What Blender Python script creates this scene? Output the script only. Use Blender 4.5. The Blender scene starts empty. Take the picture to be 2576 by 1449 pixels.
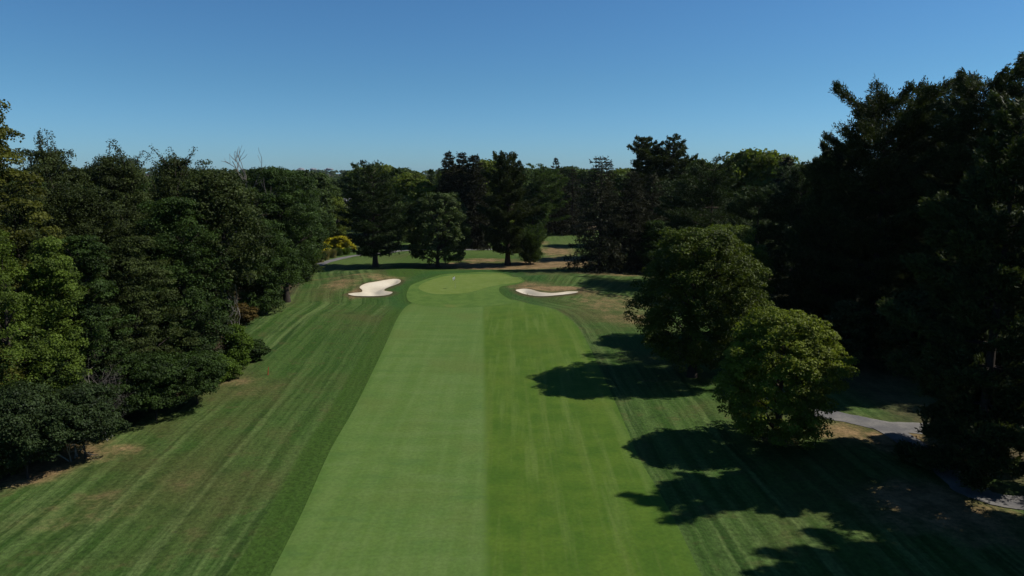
import bpy, math
import numpy as np
from mathutils import Vector
from mathutils.geometry import delaunay_2d_cdt

scene = bpy.context.scene
COL = scene.collection
R = math.radians

# ------------------------------------------------------------------ camera
CAM_H, PITCH, LENS = 21.5, R(9.4), 24.0
F = LENS / 36.0 * 2576.0                       # focal length in photo pixels (2576 wide)
cam = bpy.data.cameras.new('camera')
cam.lens, cam.sensor_width, cam.clip_end = LENS, 36.0, 20000
camo = bpy.data.objects.new('camera', cam)
COL.objects.link(camo)
camo.location = (0, 0, CAM_H)
camo.rotation_euler = (math.pi / 2 - PITCH, 0, 0)
scene.camera = camo

# ------------------------------------------------------------------ sky, sun, exposure
SUN_EL, SUN_AZ = R(47), R(8)                  # SUN_AZ: from +X (right) turned towards +Y (ahead)
sun_dir = Vector((math.cos(SUN_EL) * math.cos(SUN_AZ), math.cos(SUN_EL) * math.sin(SUN_AZ), math.sin(SUN_EL)))
w = bpy.data.worlds.new('World')
scene.world = w
w.use_nodes = True
nt = w.node_tree
sky = nt.nodes.new('ShaderNodeTexSky')
sky.sky_type = 'NISHITA'
sky.sun_disc = False
sky.sun_elevation = SUN_EL
sky.sun_rotation = math.pi / 2 - SUN_AZ        # rotation is measured from +Y clockwise
sky.altitude = 0
sky.air_density = 1.0
sky.dust_density = 0.3
sky.ozone_density = 1.6
bg = nt.nodes['Background']
bg.inputs['Strength'].default_value = 0.05
# clear, dry late-summer air: bluer than the default haze, most of all near the horizon
sky_dir = nt.nodes.new('ShaderNodeTexCoord'); sep = nt.nodes.new('ShaderNodeSeparateXYZ')
nt.links.new(sky_dir.outputs['Generated'], sep.inputs[0])
el = nt.nodes.new('ShaderNodeMapRange'); el.interpolation_type = 'SMOOTHSTEP'
el.inputs['From Min'].default_value = 0.0; el.inputs['From Max'].default_value = 0.14
nt.links.new(sep.outputs[2], el.inputs['Value'])
air = nt.nodes.new('ShaderNodeMix'); air.data_type = 'RGBA'
nt.links.new(el.outputs[0], air.inputs[0])
air.inputs[6].default_value = (0.58, 1.06, 1.74, 1); air.inputs[7].default_value = (0.53, 1.00, 1.40, 1)
mul = nt.nodes.new('ShaderNodeMix'); mul.data_type = 'RGBA'; mul.blend_type = 'MULTIPLY'; mul.inputs[0].default_value = 1.0
nt.links.new(sky.outputs[0], mul.inputs[6]); nt.links.new(air.outputs[2], mul.inputs[7])
nt.links.new(mul.outputs[2], bg.inputs[0])
sl = bpy.data.lights.new('sun', 'SUN')
sl.energy, sl.angle, sl.color = 5.0, R(0.53), (1.0, 0.95, 0.87)
so = bpy.data.objects.new('sun', sl)
COL.objects.link(so)
so.rotation_euler = sun_dir.to_track_quat('Z', 'Y').to_euler()
so.location = (60, 30, 80)
scene.view_settings.view_transform = 'Standard'
scene.view_settings.look = 'None'
scene.view_settings.exposure = 0.36
scene.view_settings.gamma = 1.0
scene.cycles.max_bounces = 6
scene.cycles.diffuse_bounces = 3
scene.cycles.transmission_bounces = 3
scene.cycles.glossy_bounces = 2
scene.cycles.caustics_reflective = False
scene.cycles.caustics_refractive = False

# ------------------------------------------------------------------ geometry of the place
CP, SP = math.cos(PITCH), math.sin(PITCH)

def smooth(a, b, x):
    t = np.clip((np.asarray(x, float) - a) / (b - a), 0, 1)
    return t * t * (3 - 2 * t)

def bump(x, y, cx, cy, rx, ry):
    return np.exp(-((x - cx) / rx) ** 2 - ((y - cy) / ry) ** 2)

def base_h(x, y):
    """ground height without the bunkers"""
    x = np.asarray(x, float); y = np.asarray(y, float)
    ex = np.abs(x + 6.0)
    plateau = smooth(112, 127, y) * (1 - smooth(148, 158, y)) * (1 - smooth(20, 42, ex))
    h = 0.75 * plateau
    h += 0.9 * bump(x, y, -30.5, 136, 5.0, 7.5)          # mound left of the left bunker
    h += 0.8 * bump(x, y, -22.5, 145, 7.0, 4.0)
    h += 1.35 * bump(x, y, 7.5, 133.5, 8.0, 3.2)         # face behind the right bunker
    h += 0.8 * smooth(170, 235, y) * (1 - smooth(300, 500, y))
    h += 0.35 * np.sin(x * 0.045 + 1.0) * np.sin(y * 0.038) * smooth(5, 40, np.abs(x - 3))
    h += 26 * smooth(900, 2900, np.hypot(x, y)) + 3.0 * smooth(700, 1600, y) * np.sin(x * 0.0042 + 0.6)
    return h

def px_dir(px, py):
    u = (px - 1288.0) / F; v = (py - 724.5) / F
    return np.array([u, CP - v * SP, -SP - v * CP])

def gp(px, py, hf=base_h):
    """ground point seen at a photo pixel"""
    d = px_dir(px, py); z = 0.0
    for _ in range(40):
        t = (z - CAM_H) / d[2]
        z = 0.5 * z + 0.5 * float(hf(d[0] * t, d[1] * t))
    return np.array([d[0] * t, d[1] * t, z])

def depth_of(py):
    return float(gp(1288, py)[1])

def lateral(px, Y, z=0.0):
    return (px - 1288.0) / F * (Y * CP + (CAM_H - z) * SP)

def height_at(py, Y):
    d = px_dir(1288, py)
    return CAM_H + Y * d[2] / d[1]

def crop2(pts):
    return [(737.9 + a / 3.0, 322.0 + b / 3.0) for a, b in pts]

def catmull(pts, n=6, closed=True):
    P = np.array(pts, float); out = []
    m = len(P)
    for i in range(m if closed else m - 1):
        if closed:
            p0, p1, p2, p3 = P[(i - 1) % m], P[i], P[(i + 1) % m], P[(i + 2) % m]
        else:
            p0, p1, p2, p3 = P[max(i - 1, 0)], P[i], P[i + 1], P[min(i + 2, m - 1)]
        for k in range(n):
            t = k / n
            out.append(0.5 * ((2 * p1) + (-p0 + p2) * t + (2 * p0 - 5 * p1 + 4 * p2 - p3) * t * t + (-p0 + 3 * p1 - 3 * p2 + p3) * t ** 3))
    if not closed:
        out.append(P[-1])
    return np.array(out)

LEFT_BUNKER = crop2([(413, 1258), (450, 1250), (500, 1246), (520, 1240), (517, 1225), (500, 1208), (520, 1190), (560, 1175), (620, 1165),
                     (680, 1154), (740, 1145), (790, 1145), (812, 1158), (800, 1175), (760, 1192), (720, 1207), (690, 1222), (690, 1233),
                     (715, 1238), (747, 1243), (740, 1255), (700, 1268), (620, 1274), (520, 1274), (450, 1270)])
RIGHT_BUNKER = crop2([(1678, 1230), (1700, 1222), (1750, 1218), (1800, 1225), (1850, 1240), (1900, 1247), (1960, 1250), (2020, 1245),
                      (2080, 1238), (2148, 1240), (2130, 1250), (2060, 1260), (1980, 1268), (1900, 1274), (1830, 1273), (1760, 1262), (1710, 1247)])
GREEN = crop2([(945, 1210), (990, 1238), (1080, 1256), (1200, 1255), (1340, 1240), (1450, 1208), (1560, 1184), (1680, 1172), (1725, 1155),
               (1700, 1135), (1600, 1112), (1450, 1105), (1300, 1108), (1150, 1120), (1050, 1145), (970, 1180)])
FRINGE = [(1034, 762), (1029, 724), (1055, 709), (1105, 693), (1155, 688), (1220, 685), (1273, 690), (1314, 701), (1318, 709), (1292, 717),
          (1262, 721), (1255, 729), (1261, 740), (1285, 755), (1300, 762), (1160, 775)]
FAIRWAY = [(560, 1700), (620, 1570), (680, 1449), (760, 1290), (830, 1135), (890, 1030), (940, 930), (975, 855), (1003, 795), (1032, 765), (1090, 752), (1180, 752),
           (1285, 754), (1338, 766), (1388, 776), (1425, 796), (1455, 825), (1480, 868), (1510, 930), (1545, 1006), (1575, 1075), (1606, 1150),
           (1660, 1240), (1710, 1335), (1765, 1449), (1830, 1570), (1900, 1700)]

def world_poly(pts, n=6, closed=True):
    W = np.array([gp(a, b)[:2] for a, b in pts])
    return catmull(W, n, closed)

def poly_dist(poly, x, y):
    """signed distance, positive inside"""
    A = poly; B = np.roll(poly, -1, axis=0)
    x = np.asarray(x, float).ravel(); y = np.asarray(y, float).ravel()
    best = np.full(x.shape, 1e9); inside = np.zeros(x.shape, bool)
    for (ax, ay), (bx, by) in zip(A, B):
        ex, ey = bx - ax, by - ay
        L = ex * ex + ey * ey + 1e-12
        t = np.clip(((x - ax) * ex + (y - ay) * ey) / L, 0, 1)
        best = np.minimum(best, np.hypot(x - ax - t * ex, y - ay - t * ey))
        c = ((ay > y) != (by > y)) & (x < ex * (y - ay) / (ey + 1e-12) + ax)
        inside ^= c
    return np.where(inside, best, -best)

LB = world_poly(LEFT_BUNKER); RB = world_poly(RIGHT_BUNKER)

def height(x, y):
    x = np.asarray(x, float); y = np.asarray(y, float)
    h = base_h(x, y)
    shp = h.shape
    xr, yr, hr = x.ravel(), y.ravel(), h.ravel().copy()
    for P in (LB, RB):
        lo, hi = P.min(0) - 2, P.max(0) + 2
        m = (xr > lo[0]) & (xr < hi[0]) & (yr > lo[1]) & (yr < hi[1])
        if m.any():
            d = poly_dist(P, xr[m], yr[m])
            hr[m] += -0.65 * smooth(0.0, 2.0, d) + 0.10 * np.exp(-((d + 0.5) / 0.5) ** 2)
    return hr.reshape(shp)

# ------------------------------------------------------------------ object helpers
def put(name, me, mat=None, parent=None):
    o = bpy.data.objects.new(name, me)
    COL.objects.link(o)
    if mat is not None and not me.materials:
        me.materials.append(mat)
    if parent is not None:
        o.parent = parent
    return o

def tag(o, label=None, cat=None, group=None, kind=None):
    if label: o['label'] = label
    if cat: o['category'] = cat
    if group: o['group'] = group
    if kind: o['kind'] = kind
    return o

def empty(name, loc, rz=0.0):
    o = bpy.data.objects.new(name, None)
    o.empty_display_size = 0.5
    COL.objects.link(o)
    o.location = loc
    o.rotation_euler = (0, 0, rz)
    return o

def quads_mesh(name, V, Q, attrs=None, smooth_faces=False):
    V = np.ascontiguousarray(V, dtype=np.float32); Q = np.ascontiguousarray(Q, dtype=np.int32)
    me = bpy.data.meshes.new(name)
    me.vertices.add(len(V)); me.vertices.foreach_set('co', V.ravel())
    n = Q.shape[1]
    me.loops.add(Q.size); me.loops.foreach_set('vertex_index', Q.ravel())
    me.polygons.add(len(Q))
    me.polygons.foreach_set('loop_start', np.arange(0, Q.size, n, dtype=np.int32))
    me.polygons.foreach_set('loop_total', np.full(len(Q), n, dtype=np.int32))
    me.polygons.foreach_set('use_smooth', np.full(len(Q), bool(smooth_faces)))
    for k, a in (attrs or {}).items():
        at = me.attributes.new(k, 'FLOAT', 'POINT')
        at.data.foreach_set('value', np.ascontiguousarray(a, dtype=np.float32))
    me.update(calc_edges=True)
    return me

class Tubes:
    def __init__(self):
        self.V = []; self.Q = []; self.n = 0
    def add(self, pts, rad, sides=6):
        pts = np.array(pts, float); k = len(pts)
        rad = np.broadcast_to(np.array(rad, float), (k,))
        tang = np.gradient(pts, axis=0)
        tang /= np.linalg.norm(tang, axis=1)[:, None] + 1e-9
        ref = np.where(np.abs(tang[:, 2:3]) > 0.9, [[1.0, 0, 0]], [[0, 0, 1.0]])
        a = np.cross(tang, ref); a /= np.linalg.norm(a, axis=1)[:, None] + 1e-9
        b = np.cross(tang, a)
        th = np.arange(sides) / sides * 2 * math.pi
        ring = pts[:, None, :] + rad[:, None, None] * (np.cos(th)[None, :, None] * a[:, None, :] + np.sin(th)[None, :, None] * b[:, None, :])
        self.V.append(ring.reshape(-1, 3))
        i = np.arange(k - 1)[:, None] * sides; j = np.arange(sides)[None, :]; j2 = (j + 1) % sides
        q = np.stack([i + j, i + j2, i + sides + j2, i + sides + j], -1).reshape(-1, 4) + self.n
        self.Q.append(q); self.n += k * sides
    def mesh(self, name):
        return quads_mesh(name, np.concatenate(self.V), np.concatenate(self.Q), smooth_faces=True)

def unit(v):
    return v / (np.linalg.norm(v, axis=-1, keepdims=True) + 1e-9)

def blades_mesh(name, C, T, N, L, W, tint):
    """one diamond-shaped leaf or needle spray per centre: T its length direction, N roughly its normal"""
    T = unit(T); B = unit(np.cross(N, T))
    L = np.broadcast_to(L, (len(C),))[:, None]; W = np.broadcast_to(W, (len(C),))[:, None]
    V = np.stack([C - T * L * 0.5, C + B * W * 0.5 + T * L * 0.08, C + T * L * 0.5, C - B * W * 0.5 + T * L * 0.08], 1).reshape(-1, 3)
    Q = np.arange(len(C) * 4).reshape(-1, 4)
    return quads_mesh(name, V, Q, {'tint': np.repeat(tint, 4)})

# ------------------------------------------------------------------ materials
class G:
    """small helper for node graphs"""
    def __init__(self, name):
        self.m = bpy.data.materials.new(name); self.m.use_nodes = True
        self.t = self.m.node_tree; self.t.nodes.clear()
        self.out = self.t.nodes.new('ShaderNodeOutputMaterial')
    def node(self, kind, **kw):
        n = self.t.nodes.new(kind)
        for k, v in kw.items(): setattr(n, k, v)
        return n
    def link(self, a, b): self.t.links.new(a, b)
    def val(self, sock, v):
        if hasattr(v, 'default_value') or hasattr(v, 'is_output'): self.link(v, sock)
        else: sock.default_value = v
    def math(self, op, a, b=0.0, c=None, clamp=False):
        n = self.node('ShaderNodeMath', operation=op, use_clamp=clamp)
        self.val(n.inputs[0], a); self.val(n.inputs[1], b)
        if c is not None: self.val(n.inputs[2], c)
        return n.outputs[0]
    def ramp(self, x, a, b, lo=0.0, hi=1.0):
        n = self.node('ShaderNodeMapRange', interpolation_type='SMOOTHSTEP')
        self.val(n.inputs['Value'], x); self.val(n.inputs['From Min'], a); self.val(n.inputs['From Max'], b)
        self.val(n.inputs['To Min'], lo); self.val(n.inputs['To Max'], hi)
        return n.outputs[0]
    def mix(self, f, a, b):
        n = self.node('ShaderNodeMix', data_type='RGBA')
        self.val(n.inputs[0], f)
        for s, v in ((n.inputs[6], a), (n.inputs[7], b)):
            if isinstance(v, tuple): s.default_value = (*v, 1.0) if len(v) == 3 else v
            else: self.link(v, s)
        return n.outputs[2]
    def scale_col(self, c, f):
        n = self.node('ShaderNodeVectorMath', operation='SCALE')
        self.link(c, n.inputs[0]); self.val(n.inputs['Scale'], f)
        return n.outputs[0]
    def attr(self, name):
        return self.node('ShaderNodeAttribute', attribute_name=name).outputs['Fac']
    def pos(self):
        return self.node('ShaderNodeNewGeometry').outputs['Position']
    def vec(self, x, y, z=0.0):
        n = self.node('ShaderNodeCombineXYZ')
        for s, v in zip(n.inputs, (x, y, z)): self.val(s, v)
        return n.outputs[0]
    def mapped(self, v, scale=(1, 1, 1), rot=(0, 0, 0), loc=(0, 0, 0)):
        n = self.node('ShaderNodeMapping')
        self.link(v, n.inputs[0]); n.inputs['Scale'].default_value = scale
        n.inputs['Rotation'].default_value = rot; n.inputs['Location'].default_value = loc
        return n.outputs[0]
    def noise(self, v, scale, detail=3.0, rough=0.55, dist=0.0):
        n = self.node('ShaderNodeTexNoise')
        if v is not None: self.link(v, n.inputs['Vector'])
        n.inputs['Scale'].default_value = scale; n.inputs['Detail'].default_value = detail
        n.inputs['Roughness'].default_value = rough; n.inputs['Distortion'].default_value = dist
        return n.outputs[0]
    def bump(self, h, strength, dist):
        n = self.node('ShaderNodeBump')
        n.inputs['Strength'].default_value = strength; n.inputs['Distance'].default_value = dist
        self.link(h, n.inputs['Height'])
        return n.outputs[0]
    ALB = 0.86
    def finish(self, col, rough=0.9, spec=0.2, normal=None, sheen=0.0):
        p = self.node('ShaderNodeBsdfPrincipled')
        self.link(self.scale_col(col, self.ALB), p.inputs['Base Color'])
        self.val(p.inputs['Roughness'], rough); p.inputs['Specular IOR Level'].default_value = spec
        if normal is not None: self.link(normal, p.inputs['Normal'])
        self.link(p.outputs[0], self.out.inputs[0])
        return self.m

_leafmats = {}
def leaf_mat(name, col, trans=0.30, gloss=0.25, var=0.5):
    if name in _leafmats: return _leafmats[name]
    g = G(name)
    tint = g.attr('tint')
    rnd = g.node('ShaderNodeObjectInfo').outputs['Random']
    dark = tuple(c * (1 - var) for c in col)
    light = (min(col[0] * (1 + 1.15 * var), 1), min(col[1] * (1 + var), 1), col[2] * (1 + 0.5 * var))
    c = g.mix(tint, dark, light)
    f = g.math('MULTIPLY_ADD', rnd, 0.32, 0.72)
    c = g.scale_col(c, f)
    d = g.node('ShaderNodeBsdfPrincipled')
    g.link(c, d.inputs['Base Color'])
    d.inputs['Roughness'].default_value = 0.55; d.inputs['Specular IOR Level'].default_value = gloss * 0.25
    t = g.node('ShaderNodeBsdfTranslucent')
    ty = g.node('ShaderNodeVectorMath', operation='MULTIPLY')
    g.link(c, ty.inputs[0]); ty.inputs[1].default_value = (1.25, 1.3, 0.5)
    g.link(ty.outputs[0], t.inputs[0])
    mx = g.node('ShaderNodeMixShader'); mx.inputs[0].default_value = trans
    g.link(d.outputs[0], mx.inputs[1]); g.link(t.outputs[0], mx.inputs[2])
    g.link(mx.outputs[0], g.out.inputs[0])
    _leafmats[name] = g.m
    return g.m

def bark_mat(name, col):
    g = G(name)
    tc = g.node('ShaderNodeTexCoord').outputs['Object']
    n1 = g.noise(g.mapped(tc, (6, 6, 0.8)), 2.0, 5, 0.65)
    n2 = g.noise(tc, 0.7, 2)
    c = g.mix(n1, tuple(k * 0.45 for k in col), tuple(k * 1.5 for k in col))
    c = g.mix(g.math('MULTIPLY', n2, 0.4), c, tuple(k * 0.7 for k in (col[0], col[1] * 1.15, col[2])))
    return g.finish(c, 0.95, 0.1, g.bump(n1, 0.6, 0.05))

BARK = bark_mat('bark_brown', (0.075, 0.055, 0.042))
BARK_GREY = bark_mat('bark_grey', (0.16, 0.145, 0.125))
BARK_DEAD = bark_mat('dead_wood', (0.19, 0.17, 0.15))
BARK_DARK = bark_mat('bark_dark', (0.045, 0.036, 0.03))

def plain(name, col, rough=0.6, spec=0.3):
    g = G(name)
    tc = g.node('ShaderNodeTexCoord').outputs['Object']
    n = g.noise(tc, 8.0, 4)
    c = g.mix(n, tuple(k * 0.88 for k in col), tuple(min(1, k * 1.1) for k in col))
    return g.finish(c, rough, spec)

# ------------------------------------------------------------------ ground sheets
FW = world_poly(FAIRWAY, 5); GR = world_poly(GREEN); FR = world_poly(FRINGE)
_el = np.array([gp(a, b)[:2] for a, b in FAIRWAY[:10]])
EDGE_Y = np.concatenate([_el[:, 1], [130, 150, 175, 230]]); EDGE_X = np.concatenate([_el[:, 0], [_el[-1, 0] - 3.5, _el[-1, 0] - 9, _el[-1, 0] - 10, _el[-1, 0]]])
def edge_x(y): return np.interp(y, EDGE_Y, EDGE_X)
_er = np.array([gp(a, b)[:2] for a, b in FAIRWAY[:11:-1]])
REDGE_Y = np.concatenate([_er[:, 1], [150, 200]]); REDGE_X = np.concatenate([_er[:, 0], [12, 12]])
def redge_x(y): return np.interp(y, REDGE_Y, REDGE_X)

WOOD_PX = [(-60, 1330), (0, 1245), (150, 1130), (330, 1060), (480, 1000), (600, 942), (630, 870), (600, 800), (640, 775), (735, 742), (790, 692), (800, 672)]
WOODW = np.array([gp(a, b)[:2] for a, b in WOOD_PX])
def wood_x(y): return np.interp(y, WOODW[:, 1], WOODW[:, 0])

def pxblob(px, py, rx, ry_m, s=1.0):
    p = gp(px, py); return (p[0], p[1], rx, ry_m, s)
DRY = [pxblob(1170, 668, 10, 6, 1.0), pxblob(1260, 674, 11, 5.5, 1.0), pxblob(1350, 667, 9, 8, 1.0), pxblob(1420, 658, 8, 11, .9), pxblob(1400, 632, 6, 13, .75), pxblob(1220, 655, 8, 5, .7), pxblob(900, 690, 14, 3, .45),
       pxblob(1360, 610, 3, 8, .6), pxblob(1430, 668, 7, 5, .8), pxblob(1530, 688, 9, 4, .6), pxblob(860, 712, 4.5, 7, .6), pxblob(905, 736, 2.2, 4.5, .9),
       pxblob(960, 700, 6, 3, .55), pxblob(1330, 722, 4.5, 4, .75), pxblob(1400, 726, 6, 2.6, 1.0), pxblob(1330, 738, 2.5, 2.5, .6), pxblob(1470, 736, 4, 3.5, .55),
       pxblob(1540, 765, 9, 9, .5), pxblob(1590, 800, 6, 7, .5), pxblob(1490, 790, 3, 6, .3), pxblob(150, 1150, 4, 4, .9), pxblob(230, 1135, 5, 2.0, .6), pxblob(90, 1190, 2.6, 2.6, .9),
       pxblob(575, 960, 4, 2.6, .45), pxblob(640, 985, 3, 3, .3), pxblob(420, 1210, 6, 3, .24), pxblob(250, 1265, 6, 3, .28), pxblob(540, 1220, 3, 2, .2), pxblob(150, 1310, 6, 3, .3),
       pxblob(2130, 1090, 3, 3, .7), pxblob(2260, 1110, 3.5, 3, .9), pxblob(2330, 1260, 4, 3.5, .95), pxblob(2520, 1160, 4, 4, .7), pxblob(2400, 1290, 4, 4, .8),
       pxblob(2250, 1290, 3, 3, .5), pxblob(1960, 1105, 2, 1.5, .6)]

def field_attrs(x, y):
    x = np.asarray(x, float); y = np.asarray(y, float)
    dry = np.zeros_like(x)
    for cx, cy, rx, ry, s in DRY:
        dry = np.maximum(dry, s * np.exp(-(((x - cx) / rx) ** 2 + ((y - cy) / ry) ** 2) ** 1.3))
    lane = np.where(x < 0, x - edge_x(y), redge_x(y) - x)
    wood = smooth(1.5, -2.5, x - wood_x(y)) * (y < 165)
    wood = np.maximum(wood, smooth(250, 262, y) * 0.95)
    wood = np.maximum(wood, smooth(0, 6, x - np.interp(y, [20, 50, 75, 95, 120, 150], [40, 31, 30, 28, 27, 24])) * (y < 170) * 0.7)
    lush = bump(x, y, -38, 172, 14, 9) + 0.8 * bump(x, y, -8, 190, 22, 10) + 0.7 * bump(x, y, 20, 215, 14, 22)
    lip = np.zeros_like(x)
    for P in (LB, RB):
        m = (np.abs(x - P[:, 0].mean()) < 16) & (np.abs(y - P[:, 1].mean()) < 18)
        if m.any(): lip[m] = np.maximum(lip[m], np.exp(-((poly_dist(P, x[m], y[m]) + 0.35) / 0.5) ** 2))
    ring = np.exp(-((poly_dist(FR, x, y) + 2.4) / 2.0) ** 2) if x.size < 400000 else np.zeros_like(x)
    return {'dry': dry.ravel(), 'lane': lane.ravel(), 'wood': np.clip(wood, 0, 1).ravel(), 'lush': np.clip(lush, 0, 1).ravel(), 'ring': ring.ravel(), 'lip': lip.ravel()}

def axis_lines(lo, hi, step, far, ratio=1.22):
    mid = np.arange(lo, hi + 1e-6, step)
    up = []; s = step; v = hi
    while v < far: s *= ratio; v += s; up.append(v)
    return mid, up
xm, xu = axis_lines(-48, 48, 0.8, 4200)
xs = np.concatenate([-np.array(xu[::-1]), xm, np.array(xu)])
y1 = np.arange(-20, 112, 1.2); y2 = np.arange(112, 160, 0.55); y3 = np.arange(160, 262, 1.6)
yu = []; s = 1.6; v = 261.0
while v < 4200: s *= 1.2; v += s; yu.append(v)
yd = [-4200., -1500., -500., -150., -60.]
ys = np.concatenate([yd, y1, y2, y3, np.array(yu)])
gx, gy = np.meshgrid(xs, ys)
gz = height(gx, gy)
nx, ny = len(xs), len(ys)
i = np.arange(ny - 1)[:, None] * nx + np.arange(nx - 1)[None, :]
Q = np.stack([i, i + 1, i + nx + 1, i + nx], -1).reshape(-1, 4)
ground_me = quads_mesh('ground', np.stack([gx, gy, gz], -1).reshape(-1, 3), Q, field_attrs(gx.ravel(), gy.ravel()), True)

def patch(name, poly, off, step=1.0, hf=height, attrs=True):
    """flat sheet cut to an outline and laid on the terrain"""
    lo, hi = poly.min(0), poly.max(0)
    ax, ay = np.meshgrid(np.arange(lo[0], hi[0], step), np.arange(lo[1], hi[1], step))
    d = poly_dist(poly, ax, ay)
    m = d > step * 0.35
    pts = np.concatenate([poly, np.stack([ax.ravel()[m], ay.ravel()[m]], 1)])
    n = len(poly)
    r = delaunay_2d_cdt([Vector(p) for p in pts], [(k, (k + 1) % n) for k in range(n)], [list(range(n))], 1, 1e-4)
    V2 = np.array([(v[0], v[1]) for v in r[0]])
    T = np.array([f for f in r[2] if len(f) == 3])
    z = hf(V2[:, 0], V2[:, 1]) + off
    a = field_attrs(V2[:, 0], V2[:, 1]) if attrs else {}
    a['edge'] = poly_dist(poly, V2[:, 0], V2[:, 1])
    me = quads_mesh(name, np.column_stack([V2, z]), T, a, True)
    return me

# --- rough grass
def rough_mat():
    g = G('rough_grass'); p = g.pos()
    sx = g.node('ShaderNodeSeparateXYZ'); g.link(p, sx.inputs[0])
    lane, dry, wood, lush, ring = (g.attr(k) for k in ('lane', 'dry', 'wood', 'lush', 'ring'))
    wob = g.noise(p, 0.11, 4, 0.6)
    lanew = g.math('ADD', lane, g.math('MULTIPLY', wob, 0.9))
    streak = g.noise(g.vec(g.math('MULTIPLY', lanew, 1.2), g.math('MULTIPLY', sx.outputs[1], 0.030)), 1.0, 5, 0.68)
    band = g.noise(g.vec(g.math('MULTIPLY', lanew, 0.42), g.math('MULTIPLY', sx.outputs[1], 0.008), 7.0), 1.0, 1, 0.5)
    big = g.noise(p, 0.055, 3, 0.6)
    mid = g.noise(p, 0.45, 4, 0.65)
    fine = g.noise(p, 3.2, 4, 0.7)
    c = g.mix(g.ramp(streak, 0.38, 0.62), (0.018, 0.042, 0.007), (0.080, 0.120, 0.034))
    c = g.mix(g.ramp(band, 0.38, 0.62, 0.0, 0.65), c, (0.030, 0.068, 0.010))
    c = g.mix(g.ramp(big, 0.46, 0.66, 0.0, 0.55), c, (0.066, 0.062, 0.021))
    c = g.mix(g.ramp(mid, 0.52, 0.74, 0.0, 0.55), c, (0.074, 0.064, 0.024))
    c = g.mix(g.ramp(mid, 0.47, 0.28, 0.0, 0.65), c, (0.020, 0.040, 0.008))
    strip = g.math('MULTIPLY', g.ramp(lane, -2.6, -2.0), g.math('LESS_THAN', sx.outputs[0], 0.0))
    c = g.mix(g.math('MULTIPLY', strip, 0.75), c, (0.030, 0.064, 0.008))
    c = g.mix(lush, c, g.mix(mid, (0.052, 0.084, 0.018), (0.072, 0.106, 0.026)))
    c = g.mix(g.math('MULTIPLY', ring, 0.7), c, (0.022, 0.066, 0.014))
    dn = g.math('ADD', dry, g.math('MULTIPLY', g.math('SUBTRACT', g.math('ADD', mid, g.math('MULTIPLY', fine, 0.6)), 0.8), g.math('MULTIPLY', dry, 1.6)), clamp=True)
    drycol = g.mix(g.ramp(mid, 0.35, 0.65), (0.115, 0.078, 0.036), (0.20, 0.135, 0.066))
    c = g.mix(g.ramp(dn, 0.12, 0.85), c, drycol)
    c = g.mix(g.math('MULTIPLY', g.attr('lip'), 0.85), c, (0.062, 0.045, 0.022))
    litter = g.mix(g.ramp(mid, 0.4, 0.62), (0.035, 0.028, 0.016), (0.075, 0.052, 0.030))
    c = g.mix(g.math('MULTIPLY', wood, g.ramp(g.math('ADD', big, g.math('MULTIPLY', wood, 0.5)), 0.45, 0.75)), c, litter)
    c = g.scale_col(c, g.ramp(fine, 0.25, 0.75, 0.66, 1.34))
    h = g.math('ADD', fine, g.math('MULTIPLY', mid, 0.8))
    return g.finish(c, 0.95, 0.08, g.bump(h, 0.55, 0.16))
tag(put('ground', ground_me, rough_mat()), kind='structure')

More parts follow.
